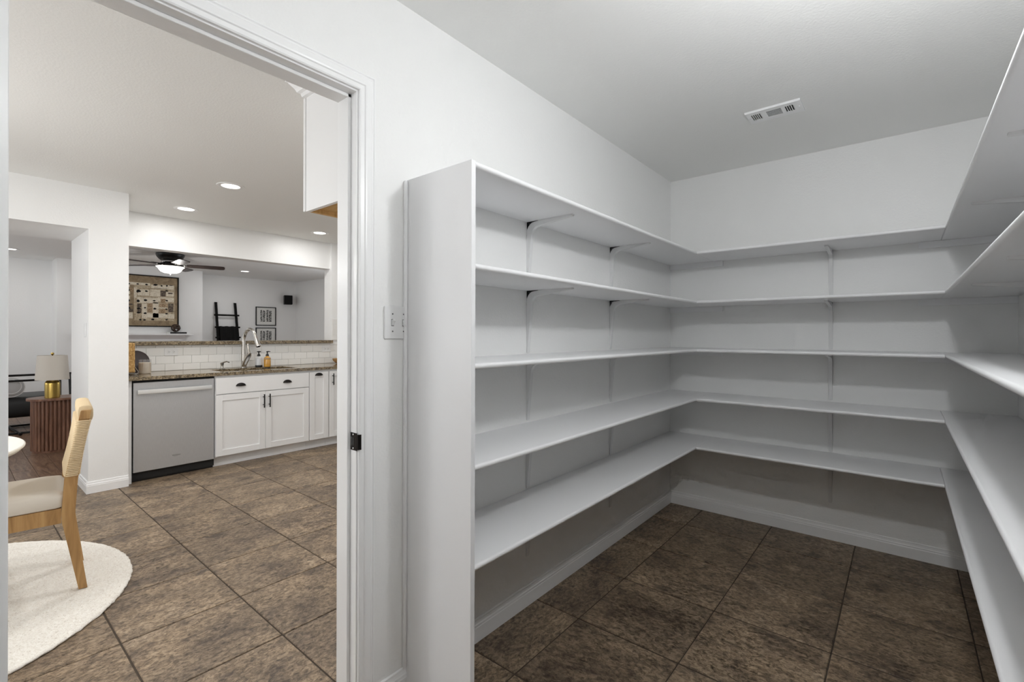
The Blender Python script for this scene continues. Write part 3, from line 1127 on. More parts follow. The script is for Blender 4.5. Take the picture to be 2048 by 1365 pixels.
# woven panel on a wire stand
wv = tag(empty('woven_tray', (-3.93, -2.50, 0.905)), 'straw woven tray upright on a wire stand against the wall end', 'tray')
bm = bmesh.new()
fr = [(-4.02, -2.545), (-3.86, -2.545)]
box(bm, -4.03, -4.015, -2.548, -2.462, 0.930, 1.190, 0.003)
box(bm, -3.865, -3.850, -2.548, -2.462, 0.930, 1.190, 0.003)
box(bm, -4.015, -3.865, -2.548, -2.462, 1.175, 1.190, 0.003)
box(bm, -4.015, -3.865, -2.548, -2.462, 0.930, 0.945, 0.003)
mk('rim', bm, 'basket', wv)
bm = bmesh.new()
for i in range(7):
    for j in range(9):
        yy = -2.548 + 0.0 + j * 0.0096
        if (i + j) % 2:
            box(bm, -3.851, -3.846, yy, yy + 0.0092, 0.936 + i * 0.036, 0.970 + i * 0.036, 0.001)
        else:
            box(bm, -3.851, -3.8475, yy, yy + 0.0092, 0.936 + i * 0.036, 0.970 + i * 0.036, 0.001)
mk('weave', bm, 'basket', wv)
bm = bmesh.new()
for x in (-3.99, -3.89):
    tube(bm, [(x, -2.545, 0.912), (x, -2.44, 0.9085), (x, -2.428, 0.93), (x, -2.452, 0.975)], 0.0028, 8)
tube(bm, [(-3.99, -2.44, 0.909), (-3.89, -2.44, 0.909)], 0.0028, 8)
tube(bm, [(-3.99, -2.52, 0.9275), (-3.89, -2.52, 0.9275)], 0.0028, 8)
mk('wire_stand', bm, 'chrome', wv, True)
# wooden bowl at the right end of the counter
bm = bmesh.new()
lathe(bm, [(0.05, 0), (0.06, 0.004), (0.095, 0.035), (0.105, 0.062), (0.100, 0.062), (0.088, 0.036), (0.05, 0.012), (0.0, 0.010)], (-4.08, -0.345, 0.9052), 28)
tag(mk('wooden_bowl', bm, 'oak', smooth=True), 'brown wooden bowl at the right end of the counter by the jamb', 'bowl')

# upper cabinet near the doorway
uc = tag(empty('upper_cabinet', (-0.43, -2.0, 1.835)), 'white upper cabinet with crown moulding beyond the doorway top', 'cabinet')
bm = bmesh.new()
uy0, uy1 = -2.478, -1.60
box(bm, -0.742, -TW - 0.0005, uy0, uy0 + 0.018, 1.835, 2.372)
box(bm, -0.742, -TW - 0.0005, uy1 - 0.018, uy1, 1.835, 2.372)
box(bm, -0.742, -TW - 0.0005, uy0 + 0.018, uy1 - 0.018, 2.354, 2.372)
box(bm, -TW - 0.012, -TW - 0.0005, uy0 + 0.018, uy1 - 0.018, 1.86, 2.354)
mk('body', bm, 'cab', uc)
bx('bottom_panel', -0.742 + 0.02, -TW - 0.013, uy0 + 0.0185, uy1 - 0.0185, 1.853, 1.866, 'raw_wood', uc)
bm = bmesh.new()
box(bm, -0.742, -0.722, uy0 + 0.018, uy1 - 0.018, 1.835, 1.872)
mk('bottom_rail', bm, 'raw_wood', uc)
for a, b in ((uy0 + 0.001, -2.0405), (-2.0375, uy1 - 0.001)):
    bx('door', -0.772, -0.752, a, b, 1.838, 2.362, 'cab', uc, bevel=0.002)
bm = bmesh.new()
CR = [(0, 2.355), (0.014, 2.358), (0.018, 2.372), (0.030, 2.378), (0.036, 2.392), (0.058, 2.420), (0.066, 2.424), (0.068, 2.4385), (0, 2.4385)]
n = len(CR)
path = [(-TW - 0.0005, uy0, 0, -1), (-0.742, uy0, -1, -1), (-0.742, uy1, -1, 1), (-TW - 0.0005, uy1, 0, 1)]
rings = [[(px + sx * t_, py_ + sy * t_, zz) for t_, zz in CR] for px, py_, sx, sy in path]
loft(bm, rings)
mk('crown', bm, 'cab', uc)

# switch plate on the wall-end side
o = tag(empty('side_switch', (-3.735, -2.806, 1.25)), 'slim white switch plate on the side of the wall end', 'light switch')
bx('cover_plate', -3.772, -3.700, -2.811, -2.8055, 1.243, 1.360, 'plastic', o, bevel=0.002)
bx('rocker', -3.752, -3.720, -2.8135, -2.8105, 1.268, 1.335, 'plastic', o, bevel=0.001)

# recessed lights; the last four are unseen, added for fill
cans = [((-2.72, -2.095), 'nearest recessed ceiling light above the kitchen floor'), ((-3.79, -2.096), 'recessed ceiling light above the dishwasher'),
        ((-3.81, -0.775), 'recessed ceiling light above the right end of the counter'), ((-8.07, 0.036), 'recessed living room ceiling light right of the fan'),
        ((-8.14, -2.96), 'recessed ceiling light seen through the left opening'),
        ((-1.40, -0.775), 'unseen recessed fill light added close to the upper cabinet'), ((-1.30, -2.00), 'added recessed fill light hidden behind the upper cabinet'),
        ((-1.30, -4.70), 'added recessed fill light over the dining corner, pantry side'), ((-2.70, -4.70), 'added recessed fill light over the dining corner, living side')]
for (x, y), lb in cans:
    o = tag(empty('recessed_light', (x, y, H - 0.006)), lb, 'ceiling light', 'recessed ceiling lights')
    bm = bmesh.new()
    lathe(bm, [(0.064, -0.0005), (0.066, -0.0035), (0.090, -0.0055), (0.096, -0.0035), (0.097, -0.0004)], (x, y, H), 36, caps=False)
    mk('trim_ring', bm, 'trim', o, True)
    bm = bmesh.new()
    lathe(bm, [(0.0645, -0.0014), (0.0645, -0.0006)], (x, y, H), 24)
    mk('lens', bm, 'lens', o, True)
    lo = lamp('can_light', 'AREA', (0, 0, 0.006 - 0.004), CAN_POWER * (0.6 if x < -3.2 else 1.15), 0.06, WARM)
    lo.parent = o

# ------------------------------------------------------------------ dining corner
RC = Vector((-2.005, -3.775, 0.0))
bm = bmesh.new()
rings = []
NS = 320
for rr, z in ((0.897, 0.0004), (0.905, 0.004), (0.904, 0.010), (0.895, 0.0145)):
    rings.append([(RC.x + (rr + rnd.uniform(-0.003, 0.003)) * math.cos(2 * math.pi * k / NS), RC.y + (rr + rnd.uniform(-0.003, 0.003)) * math.sin(2 * math.pi * k / NS), z + (rnd.uniform(-0.001, 0.001) if z > 0.001 else 0)) for k in range(NS)])
for i in range(1, 130):
    rr = 0.895 * (1 - i / 130)
    rings.append([(RC.x + rr * math.cos(2 * math.pi * (k + 0.5 * (i % 2)) / NS), RC.y + rr * math.sin(2 * math.pi * (k + 0.5 * (i % 2)) / NS), 0.0140 + rnd.uniform(-0.003, 0.003)) for k in range(NS)])
loft(bm, rings)
tag(mk('round_rug', bm, 'rug', smooth=True, angle=80), 'round cream wool rug under the dining chair', 'rug')

TC = (-1.99, -3.845)
dt = tag(empty('dining_table', (*TC, 0.015)), 'round white dining table, only its edge shows above the chair seat', 'table')
bm = bmesh.new()
lathe(bm, [(0.53, 0.712), (0.555, 0.716), (0.567, 0.730), (0.567, 0.737), (0.563, 0.741)], (*TC, 0), 72)
mk('tabletop', bm, 'table_white', dt, True)
bm = bmesh.new()
lathe(bm, [(0.25, 0.0178), (0.25, 0.035), (0.10, 0.060), (0.065, 0.12), (0.06, 0.60), (0.10, 0.68), (0.18, 0.7118)], (*TC, 0), 40)
mk('pedestal', bm, 'table_white', dt, True)

pd = tag(empty('fill_pendant', (*TC, 1.72)), 'small unseen pendant added as fill light over the round table', 'pendant lamp')  # added out of view to brighten rug, chair and ceiling
bm = bmesh.new()
lathe(bm, [(0.06, H - 0.0005), (0.06, H - 0.02), (0.004, H - 0.025), (0.004, 1.90), (0.022, 1.895), (0.024, 1.84), (0.018, 1.835)], (*TC, 0), 20)
mk('fill_pendant_cord_and_socket', bm, 'black_metal', pd, True)
lo = lamp('fill_pendant_light', 'POINT', (0, 0, 1.76 - 1.72), FILL_PENDANT_POWER, 0.06, WARM)
lo.parent = pd

CO = Vector((-1.742, -3.095, 0.0175))
cu = Vector((-0.9945, 0.105, 0)).normalized()
cb = Vector((0.105, 0.9945, 0)).normalized()


def cw(w_, d_, z):
    return CO + cu * w_ + cb * d_ + Vector((0, 0, z))


ch = tag(empty('dining_chair', CO + cu * 0.21 - cb * 0.2), 'oak dining chair with woven rope back and cream seat cushion', 'chair')
LEG = [(-0.018, 0.0), (-0.078, 0.345), (-0.080, 0.385), (-0.070, 0.545), (-0.012, 0.872), (0.026, 0.872), (-0.021, 0.545), (-0.030, 0.395), (-0.030, 0.345), (0.014, 0.0)]
CWD = 0.42
for w0 in (0.0, CWD - 0.036):
    bm = bmesh.new()
    prism(bm, LEG, w0, w0 + 0.036, lambda p, q, s: tuple(cw(s, p, q)))
    mk('rear_leg', bm, 'oak', ch)
for w0 in (0.004, CWD - 0.038):
    bm = bmesh.new()
    prism(bm, [(-0.475, 0.0), (-0.495, 0.405), (-0.448, 0.405), (-0.448, 0.0)], w0, w0 + 0.034, lambda p, q, s: tuple(cw(s, p, q)))
    mk('front_leg', bm, 'oak', ch)
for w0 in (0.006, CWD - 0.030):
    bm = bmesh.new()
    prism(bm, [(-0.448, 0.340), (-0.448, 0.412), (-0.080, 0.412), (-0.080, 0.340)], w0, w0 + 0.024, lambda p, q, s: tuple(cw(s, p, q)))
    mk('side_rail', bm, 'oak', ch)
for d0 in (-0.474, -0.076):
    bm = bmesh.new()
    prism(bm, [(d0, 0.345), (d0, 0.408), (d0 + 0.022, 0.408), (d0 + 0.022, 0.345)], 0.036, CWD - 0.036, lambda p, q, s: tuple(cw(s, p, q)))
    mk('cross_rail', bm, 'oak', ch)
# cushion: lofted rounded slab
bm = bmesh.new()
rings = []
for z, ins in ((0.412, 0.010), (0.420, 0.0), (0.470, -0.003), (0.488, 0.010), (0.497, 0.040)):
    ring = []
    a0, a1, b0, b1 = -0.495 + ins, -0.066 - ins, 0.004 + ins, CWD - 0.004 - ins
    r = 0.03
    for (sx, sy, st_) in ((1, 1, 0), (-1, 1, 90), (-1, -1, 180), (1, -1, 270)):
        for k in range(6):
            a = math.radians(st_ + 18 * k)
            dcx = (a1 - r) if sx > 0 else (a0 + r)
            wcx = (b1 - r) if sy > 0 else (b0 + r)
            ring.append(tuple(cw(wcx + r * math.sin(a), dcx + r * math.cos(a), z)))
    rings.append(ring)
loft(bm, rings)
mk('seat_cushion', bm, 'linen', ch, True, angle=60)
# top rail and woven rope back
bm = bmesh.new()


def lean(z):
    f = (z - 0.545) / (0.872 - 0.545)
    return -0.0455 + f * (0.007 + 0.0455)


prism(bm, [(lean(0.835) - 0.017, 0.835), (lean(0.875) - 0.017, 0.876), (lean(0.875) + 0.020, 0.876), (lean(0.835) + 0.020, 0.835)], -0.006, CWD + 0.006, lambda p, q, s: tuple(cw(s, p, q)))
mk('top_rail', bm, 'oak', ch)
bm = bmesh.new()
NR = 32
rings = []
for i in range(NR * 4 + 1):
    f = i / (NR * 4)
    z = 0.560 + f * (0.828 - 0.560)
    amp = 0.0038 * abs(math.sin(math.pi * NR * f))
    th = 0.0290 + amp
    ring = []
    hw = CWD / 2 + 0.004 + amp
    dc = lean(z)
    waist = 0.010 * math.sin(math.pi * f)
    for k in range(32):
        a = 2 * math.pi * k / 32
        ca, sa = math.cos(a), math.sin(a)
        p = 7.0
        den = (abs(ca) ** p + abs(sa) ** p) ** (1 / p)
        ww = CWD / 2 + hw * ca / den
        thin = 1.0 - 0.45 * (1 - min(1, abs(ca / den)) ** 3) * math.sin(math.pi * f)
        ring.append(tuple(cw(ww, dc + th * sa / den * thin, z)))
    rings.append(ring)
loft(bm, rings)
mk('woven_back', bm, 'rope', ch, True, angle=70)
bm = bmesh.new()
NR = 36
rings = []
for i in range(NR * 4 + 1):
    f = i / (NR * 4)
    ww = 0.014 + f * (CWD - 0.028)
    amp = 0.0030 * abs(math.sin(math.pi * NR * f))
    ring = []
    for k in range(16):
        a = 2 * math.pi * k / 16
        ca, sa = math.cos(a), math.sin(a)
        den = (abs(ca) ** 4 + abs(sa) ** 4) ** 0.25
        ring.append(tuple(cw(ww, lean(0.856) + 0.002 + (0.0262 + amp) * ca / den, 0.859 + (0.037 + amp) * sa / den)))
    rings.append(ring)
loft(bm, rings)
mk('rope_wrap', bm, 'rope', ch, True, angle=70)

# ------------------------------------------------------------------ left part of the living room
# oval fluted side table
tx, ty0, ty1, tr = -5.76, -2.80, -2.48, 0.15


def stadium(r, n=18):
    pts = []
    for k in range(n + 1):
        a = math.pi + math.pi * k / n
        pts.append((tx + r * math.cos(a), ty0 + r * math.sin(a)))
    for k in range(n + 1):
        a = math.pi * k / n
        pts.append((tx + r * math.cos(a), ty1 + r * math.sin(a)))
    return pts


stb = tag(empty('side_table', (tx, (ty0 + ty1) / 2, 0)), 'oval walnut side table with fluted sides under the brass lamp', 'side table')
bm = bmesh.new()
prism(bm, stadium(tr - 0.012), 0.02, 0.556, lambda p, q, s: (p, q, s))
mk('core', bm, 'walnut', stb)
bm = bmesh.new()
prism(bm, stadium(tr - 0.008), 0.0005, 0.022, lambda p, q, s: (p, q, s))
mk('plinth', bm, 'walnut', stb)
bm = bmesh.new()
per = 2 * math.pi * tr + 2 * (ty1 - ty0)
nf = 48
for i in range(nf):
    s_ = per * i / nf
    semi = math.pi * tr
    L = ty1 - ty0
    if s_ < semi:
        a = math.pi + s_ / tr
        c = (tx + (tr - 0.010) * math.cos(a), ty0 + (tr - 0.010) * math.sin(a))
    elif s_ < semi + L:
        c = (tx + tr - 0.010, ty0 + (s_ - semi))
    elif s_ < 2 * semi + L:
        a = (s_ - semi - L) / tr
        c = (tx + (tr - 0.010) * math.cos(a), ty1 + (tr - 0.010) * math.sin(a))
    else:
        c = (tx - tr + 0.010, ty1 - (s_ - 2 * semi - L))
    lathe(bm, [(0.0145, 0.022), (0.0145, 0.556)], (*c, 0), 10)
mk('fluting', bm, 'walnut', stb, True)
bm = bmesh.new()
prism(bm, stadium(tr + 0.036, 24), 0.5565, 0.578, lambda p, q, s: (p, q, s))
mk('top', bm, 'walnut', stb)
# lamp
lx, ly = -5.70, -2.79
la = tag(empty('table_lamp', (lx, ly, 0.578)), 'brass table lamp with off-white linen drum shade', 'lamp')
bm = bmesh.new()
lathe(bm, [(0.060, 0), (0.0625, 0.003), (0.0625, 0.150), (0.060, 0.170), (0.046, 0.186), (0.040, 0.192), (0.038, 0.205), (0.012, 0.208), (0.008, 0.26), (0.008, 0.45)], (lx, ly, 0.5783), 36)
mk('body', bm, 'brass', la, True)
bm = bmesh.new()
lathe(bm, [(0.1365, 0.775), (0.1195, 1.036), (0.1180, 1.036), (0.1350, 0.775)], (lx, ly, 0), 48, caps=False)
mk('shade', bm, 'shade', la, True)
bm = bmesh.new()
lathe(bm, [(0.004, 1.02), (0.006, 1.040), (0.0125, 1.046), (0.0145, 1.054), (0.0115, 1.063), (0.003, 1.067)], (lx, ly, 0), 18)
for a in (0, 2.094, 4.188):
    tube(bm, [(lx, ly, 1.030), (lx + 0.1185 * math.cos(a), ly + 0.1185 * math.sin(a), 1.030)], 0.002, 6)
mk('finial', bm, 'brass', la, True)

# black framed lounge chair
lg = tag(empty('lounge_chair', (-7.75, -2.95, 0)), 'low lounge chair with black metal frame and black leather cushion', 'armchair')
bm = bmesh.new()
for z, x in ((0.728, -7.42), (0.655, -7.46)):
    tube(bm, [(x, -3.60, z), (x, -2.42, z)], 0.014, 8)
for y in (-3.58, -2.44):
    tube(bm, [(-7.42, y, 0.73), (-7.30, y, 0.20), (-7.16, y, 0.016)], 0.014, 8)
    tube(bm, [(-7.16, y, 0.016), (-8.25, y, 0.016), (-8.25, y, 0.60)], 0.014, 8)
mk('frame', bm, 'black_metal', lg, True)
bm = bmesh.new()
for x in (-7.88, -7.19):
    tube(bm, [(x, -3.58, 0.016), (x, -2.44, 0.016)], 0.013, 8)
tube(bm, [(-8.28, -3.02, 0.016), (-7.06, -2.93, 0.016)], 0.016, 8)
mk('floor_rails', bm, 'black_metal', lg, True)
bm = bmesh.new()
box(bm, -8.26, -7.46, -3.56, -2.48, 0.17, 0.44, 0.09, 5)
mk('seat_cushion', bm, 'leather', lg, True, angle=60)
pw = tag(empty('round_pillow', (-7.62, -2.98, 0.47)), 'round grey pillow with white piping on the lounge chair', 'pillow')
bm = bmesh.new()
pc = Vector((-7.56, -2.985, 0.565))
nrm = Vector((0.96, 0.0, 0.28)).normalized()
u_ = Vector((0, 1, 0))
v_ = nrm.cross(u_).normalized()
rings = []
for t_, rr in ((-0.065, 0.02), (-0.060, 0.06), (-0.04, 0.105), (-0.012, 0.127), (0.012, 0.127), (0.04, 0.105), (0.060, 0.06), (0.065, 0.02)):
    rings.append([pc + nrm * t_ + (u_ * math.cos(2 * math.pi * k / 32) + v_ * math.sin(2 * math.pi * k / 32)) * rr for k in range(32)])
loft(bm, rings)
mk('cover', bm, 'pillow', pw, True, angle=80)
bm = bmesh.new()
tube(bm, [pc + nrm * 0.012 + (u_ * math.cos(2 * math.pi * k / 40) + v_ * math.sin(2 * math.pi * k / 40)) * 0.127 for k in range(41)], 0.0065, 8)
tube(bm, [pc + nrm * 0.048 + (u_ * math.cos(2 * math.pi * k / 40) + v_ * math.sin(2 * math.pi * k / 40)) * 0.094 for k in range(41)], 0.004, 8)
mk('piping', bm, 'piping', pw, True)

# ------------------------------------------------------------------ living room seen over the bar
# painting
ay0, ay1, az0, az1 = -2.02, -0.843, 1.392, 2.282
ar = tag(empty('abstract_painting', (BUMP, (ay0 + ay1) / 2, az0)), 'large beige abstract painting with dark dots in thin black frame', 'painting')
bm = bmesh.new()
fw = 0.018
box(bm, BUMP + 0.0005, BUMP + 0.035, ay0, ay1, az0, az0 + fw)
box(bm, BUMP + 0.0005, BUMP + 0.035, ay0, ay1, az1 - fw, az1)
box(bm, BUMP + 0.0005, BUMP + 0.035, ay0, ay0 + fw, az0 + fw, az1 - fw)
box(bm, BUMP + 0.0005, BUMP + 0.035, ay1 - fw, ay1, az0 + fw, az1 - fw)
mk('frame', bm, 'bronze', ar)
cv = bx('canvas', BUMP + 0.001, BUMP + 0.024, ay0 + fw, ay1 - fw, az0 + fw, az1 - fw, 'canvas', ar)
# pasted patches: (y0, y1, z0, z1) as fractions of the visible right part
pr = random.Random(3)


def art(name, m, lst, lift, round_=False):
    for y, z, a, b in lst:
        bm = bmesh.new()
        if round_:
            n_ = 10
            ring = []
            for k in range(n_):
                q = 2 * math.pi * k / n_
                s_ = pr.uniform(0.75, 1.2)
                ring.append((a * s_ * math.cos(q), b * s_ * math.sin(q)))
            va = [bm.verts.new((BUMP + 0.0242, y + p, z + q)) for p, q in ring]
            vb = [bm.verts.new((BUMP + 0.0242 + lift, y + p, z + q)) for p, q in ring]
            bm.faces.new(va[::-1])
            bm.faces.new(vb)
            for k in range(n_):
                j = (k + 1) % n_
                bm.faces.new((va[k], va[j], vb[j], vb[k]))
        else:
            box(bm, BUMP + 0.0242, BUMP + 0.0242 + lift, y - a, y + a, z - b, z + b)
        mk(name, bm, m, cv, origin=(BUMP + 0.0242, y, z) if round_ else None)


def fz(px, py):       # photograph pixel on the wall plane -> (y, z) there
    q = FX + RX * ((px - 1024) / 940.99) - UX * ((py - 670.594) / 940.99)
    t_ = (BUMP + 0.025 - CAM.x) / q.x
    p = CAM + q * t_
    return p.y, p.z


Z1 = lambda x, y: (255 + x * 0.0806, 530 + y * 0.0806)
cream = []
for (x0, y0, x1, y1) in ((20, 420, 560, 520), (590, 500, 830, 590), (830, 500, 1150, 620), (250, 600, 540, 770), (560, 610, 810, 790), (960, 670, 1150, 790), (240, 800, 760, 960),
                         (760, 800, 1150, 930), (160, 560, 230, 820), (360, 960, 480, 1330), (630, 930, 770, 1330), (480, 1200, 1000, 1320), (1010, 1220, 1160, 1340), (20, 1180, 130, 1330), (770, 1060, 1000, 1090)):
    a, b = fz(*Z1(x0, y0)), fz(*Z1(x1, y1))
    cream.append(((a[0] + b[0]) / 2, (a[1] + b[1]) / 2, abs(b[0] - a[0]) / 2, abs(a[1] - b[1]) / 2))
cream += [(y - 0.62, z, a, b) for y, z, a, b in cream[:9] if y > -1.5]
a, b = fz(*Z1(160, 440)), fz(*Z1(1165, 1400))
art('pale_field', 'field', [((a[0] + b[0]) / 2, (a[1] + b[1]) / 2, abs(b[0] - a[0]) / 2, abs(a[1] - b[1]) / 2)], 0.0006)
art('cream_patch', 'cream', cream, 0.0012)
rust = []
for (x0, y0, x1, y1) in ((490, 950, 620, 1060), (490, 1070, 620, 1180), (790, 960, 1000, 1050), (790, 1100, 960, 1200), (820, 840, 940, 950), (60, 570, 150, 680)):
    a, b = fz(*Z1(x0, y0)), fz(*Z1(x1, y1))
    rust.append(((a[0] + b[0]) / 2, (a[1] + b[1]) / 2, abs(b[0] - a[0]) / 2, abs(a[1] - b[1]) / 2))
art('rust_patch', 'rust', rust, 0.0018)
chars = []
for (x0, y0, x1, y1) in ((820, 640, 950, 790), (1000, 690, 1120, 730), (240, 960, 345, 1060), (240, 1080, 345, 1200), (1010, 960, 1140, 1180), (20, 1090, 150, 1170), (1040, 500, 1120, 525), (660, 575, 990, 605), (20, 960, 130, 1000)):
    a, b = fz(*Z1(x0, y0)), fz(*Z1(x1, y1))
    chars.append(((a[0] + b[0]) / 2, (a[1] + b[1]) / 2, abs(b[0] - a[0]) / 2, abs(a[1] - b[1]) / 2))
art('charcoal_patch', 'char', chars, 0.0022)
dots = []
for (x, y, a, b) in ((30, 470, 18, 25), (250, 475, 24, 16), (470, 490, 26, 20), (695, 500, 36, 26), (845, 522, 17, 22), (975, 522, 16, 18), (270, 650, 40, 38), (470, 655, 28, 22), (970, 650, 26, 20), (268, 895, 26, 38),
                     (445, 880, 30, 28), (660, 890, 26, 18), (970, 890, 24, 20), (435, 1065, 22, 18), (678, 1092, 30, 26), (965, 1100, 22, 18), (275, 1080, 34, 26), (435, 1203, 28, 24), (668, 1210, 20, 14), (970, 1217, 26, 20),
                     (275, 1185, 30, 22), (35, 880, 22, 28), (35, 1070, 24, 30), (30, 630, 18, 26), (314, 1362, 26, 20), (424, 1368, 26, 20), (625, 1356, 34, 22), (970, 1362, 24, 18)):
    yy, zz = fz(*Z1(x, y))
    k = 0.0806 / 940.99 * 10.4
    dots.append((yy, zz, a * k * 0.9, b * k * 0.75))
art('dark_dot', 'ink', dots, 0.003, True)

# mantel
mn = tag(empty('mantel', (BUMP, -1.45, 1.13)), 'white fireplace mantel shelf below the painting', 'mantel')
bm = bmesh.new()
box(bm, BUMP + 0.0005, BUMP + 0.20, -2.24, -0.66, 1.246, 1.272, 0.003)
mk('shelf', bm, 'trim', mn)
bm = bmesh.new()
prism(bm, [(0.0005, 1.18), (0.06, 1.18), (0.07, 1.19), (0.15, 1.235), (0.16, 1.2455), (0.0005, 1.2455)], -2.13, -0.77, lambda p, q, s: (BUMP + p, s, q))
mk('cornice', bm, 'trim', mn)
bm = bmesh.new()
box(bm, BUMP + 0.0005, BUMP + 0.055, -2.10, -0.80, 0.98, 1.1795)
box(bm, BUMP + 0.0005, BUMP + 0.055, -2.10, -1.90, 0.0, 0.98)
box(bm, BUMP + 0.0005, BUMP + 0.055, -1.00, -0.80, 0.0, 0.98)
mk('surround', bm, 'trim', mn)
# book and ball
bk = tag(empty('black_book', (BUMP + 0.10, -0.885, 1.2725)), 'black book lying flat on the mantel', 'book')
bx('cover', BUMP + 0.035, BUMP + 0.175, -1.006, -0.758, 1.2725, 1.302, 'black', bk, bevel=0.002)
bx('pages', BUMP + 0.037, BUMP + 0.172, -1.030, -1.0062, 1.2745, 1.299, 'paper', bk)
bm = bmesh.new()
lt = bx('spine_lettering', BUMP + 0.1751, BUMP + 0.1757, -0.92, -0.86, 1.285, 1.290, 'plastic_dark', bk)
bm.free()
bm = bmesh.new()
bc = Vector((BUMP + 0.10, -0.905, 1.302 + 0.072))
rb = random.Random(11)
for i in range(8):
    ax = Vector((rb.gauss(0, 1), rb.gauss(0, 1), rb.gauss(0, 1))).normalized()
    q1 = ax.orthogonal().normalized()
    q2 = ax.cross(q1)
    rr = 0.064
    off = ax * rb.uniform(-0.018, 0.018)
    tube(bm, [bc + off + (q1 * math.cos(2 * math.pi * k / 22) + q2 * math.sin(2 * math.pi * k / 22)) * rr for k in range(23)], 0.0065, 6)
tag(mk('woven_ball', bm, 'rattan', smooth=True, origin=bc - Vector((0, 0, 0.072))), 'dark open woven ball resting on the black book', 'ornament')

# blanket ladder
ld = tag(empty('blanket_ladder', (FAR + 0.3, 0.1, 0)), 'black wooden ladder leaning against the grey wall', 'ladder')


def lp(y, z, dx=0.0):
    f = z / 1.90
    return (FAR + 0.36 - 0.33 * f + dx, y, z)


for yb, yt in ((-0.085, -0.085), (0.30, 0.265)):
    bm = bmesh.new()
    a, b = Vector(lp(yb, 0.002)), Vector(lp(yt, 1.905))
    hw, ht = 0.021, 0.014
    rings = []
    for p in (a, b):
        rings.append([p + Vector((-ht, -hw, 0)), p + Vector((ht, -hw, 0)), p + Vector((ht, hw, 0)), p + Vector((-ht, hw, 0))])
    loft(bm, rings)
    mk('rail', bm, 'black_wood', ld)
for z in (0.35, 0.78, 1.20, 1.405, 1.648):
    bm = bmesh.new()
    tube(bm, [lp(-0.128, z, 0.006), lp(0.325, z, 0.006)], 0.017, 10)
    mk('rung', bm, 'black_wood', ld, True)
# throw draped over the rung
bm = bmesh.new()
N = 40
front, back = [], []
zr = 1.405
rings = []
for i in range(18):
    f = i / 17
    row = []
    for k in range(N + 1):
        g = k / N
        y = -0.058 + g * 0.325
        wav = 0.006 * math.sin(g * 26) + 0.003 * math.sin(g * 57 + 1)
        if f < 0.45:
            z = 0.88 + (zr + 0.022 - 0.88) * (f / 0.45)
            x = lp(0, z)[0] - 0.03 - wav * 0.5
        elif f < 0.55:
            a = (f - 0.45) / 0.10 * math.pi
            z = zr + 0.006 * math.sin(g * 19) + 0.022 * math.sin(a) + 0.003
            x = lp(0, zr)[0] + 0.006 - 0.034 * math.cos(a)
        else:
            z = zr - (f - 0.55) / 0.45 * 0.75
            x = lp(0, z)[0] + 0.045 + wav
        row.append((x, y, z))
    rings.append(row)
loft(bm, rings, False, False)
o = mk('throw_blanket', bm, 'throw', smooth=True, angle=80)
so = o.modifiers.new('thick', 'SOLIDIFY')
so.thickness = 0.008
tag(o, 'black throw blanket draped over the ladder rung', 'blanket')

# framed prints
for i, (z0, z1) in enumerate(((1.452, 1.853), (1.008, 1.409))):
    y0, y1 = 0.675, 1.092
    fp = tag(empty('framed_print', (FAR, (y0 + y1) / 2, z0)), ['upper framed black-and-white print right of the ladder', 'lower framed black-and-white print right of the ladder'][i], 'print', 'framed prints')
    bm = bmesh.new()
    fw = 0.016
    for b in ((y0, y1, z0, z0 + fw), (y0, y1, z1 - fw, z1), (y0, y0 + fw, z0 + fw, z1 - fw), (y1 - fw, y1, z0 + fw, z1 - fw)):
        box(bm, FAR + 0.0005, FAR + 0.025, b[0], b[1], b[2], b[3])
    mk('frame', bm, 'black', fp)
    pp = bx('paper', FAR + 0.001, FAR + 0.012, y0 + fw, y1 - fw, z0 + fw, z1 - fw, 'paper', fp)
    bm = bmesh.new()
    ra = random.Random(5)
    for (ya, yb) in ((0.766, 0.808), (0.812, 0.872), (0.886, 0.936), (0.940, 1.004)):
        z = z0 + 0.085
        while z < z1 - 0.080:
            h = ra.uniform(0.010, 0.020)
            ym = ya + ra.uniform(0, 0.008)
            box(bm, FAR + 0.0122, FAR + 0.0128, ym, yb - ra.uniform(0, 0.008), z, z + h * 0.72)
            if ra.random() < 0.75:
                q = ra.uniform(ya, yb - 0.012)
                box(bm, FAR + 0.0122, FAR + 0.0129, q, q + 0.012, z + h * 0.5, z + h + 0.005)
            z += h + 0.004
    mk('lettering', bm, 'ink', pp)

# loudspeaker
sp_ = tag(empty('wall_speaker', (FAR + 0.10, 1.30, 1.92)), 'small black loudspeaker mounted near the room corner', 'speaker')
bm = bmesh.new()
box(bm, -0.07, 0.07, -0.085, 0.085, 0, 0.20, 0.008)
bmesh.ops.transform(bm, matrix=Matrix.Translation((FAR + 0.13, 1.30, 1.922)) @ Matrix.Rotation(math.radians(-18), 4, 'Z'), verts=bm.verts)
sbx = mk('cabinet', bm, 'black', sp_)
bm = bmesh.new()
box(bm, 0.068, 0.074, -0.077, 0.077, 0.008, 0.192, 0.002)
box(bm, 0.074, 0.0755, -0.020, 0.020, 0.022, 0.030)
bmesh.ops.transform(bm, matrix=Matrix.Translation((FAR + 0.13, 1.30, 1.922)) @ Matrix.Rotation(math.radians(-18), 4, 'Z'), verts=bm.verts)
mk('grille', bm, 'throw', sp_)
bm = bmesh.new()
tube(bm, [(FAR + 0.001, 1.31, 2.02), (FAR + 0.07, 1.31, 2.02)], 0.014, 10)
lathe(bm, [(0.03, 0.0005), (0.03, 0.008)], (FAR, 1.31, 2.02), 16, 'x')
mk('wall_mount', bm, 'black', sp_, True)

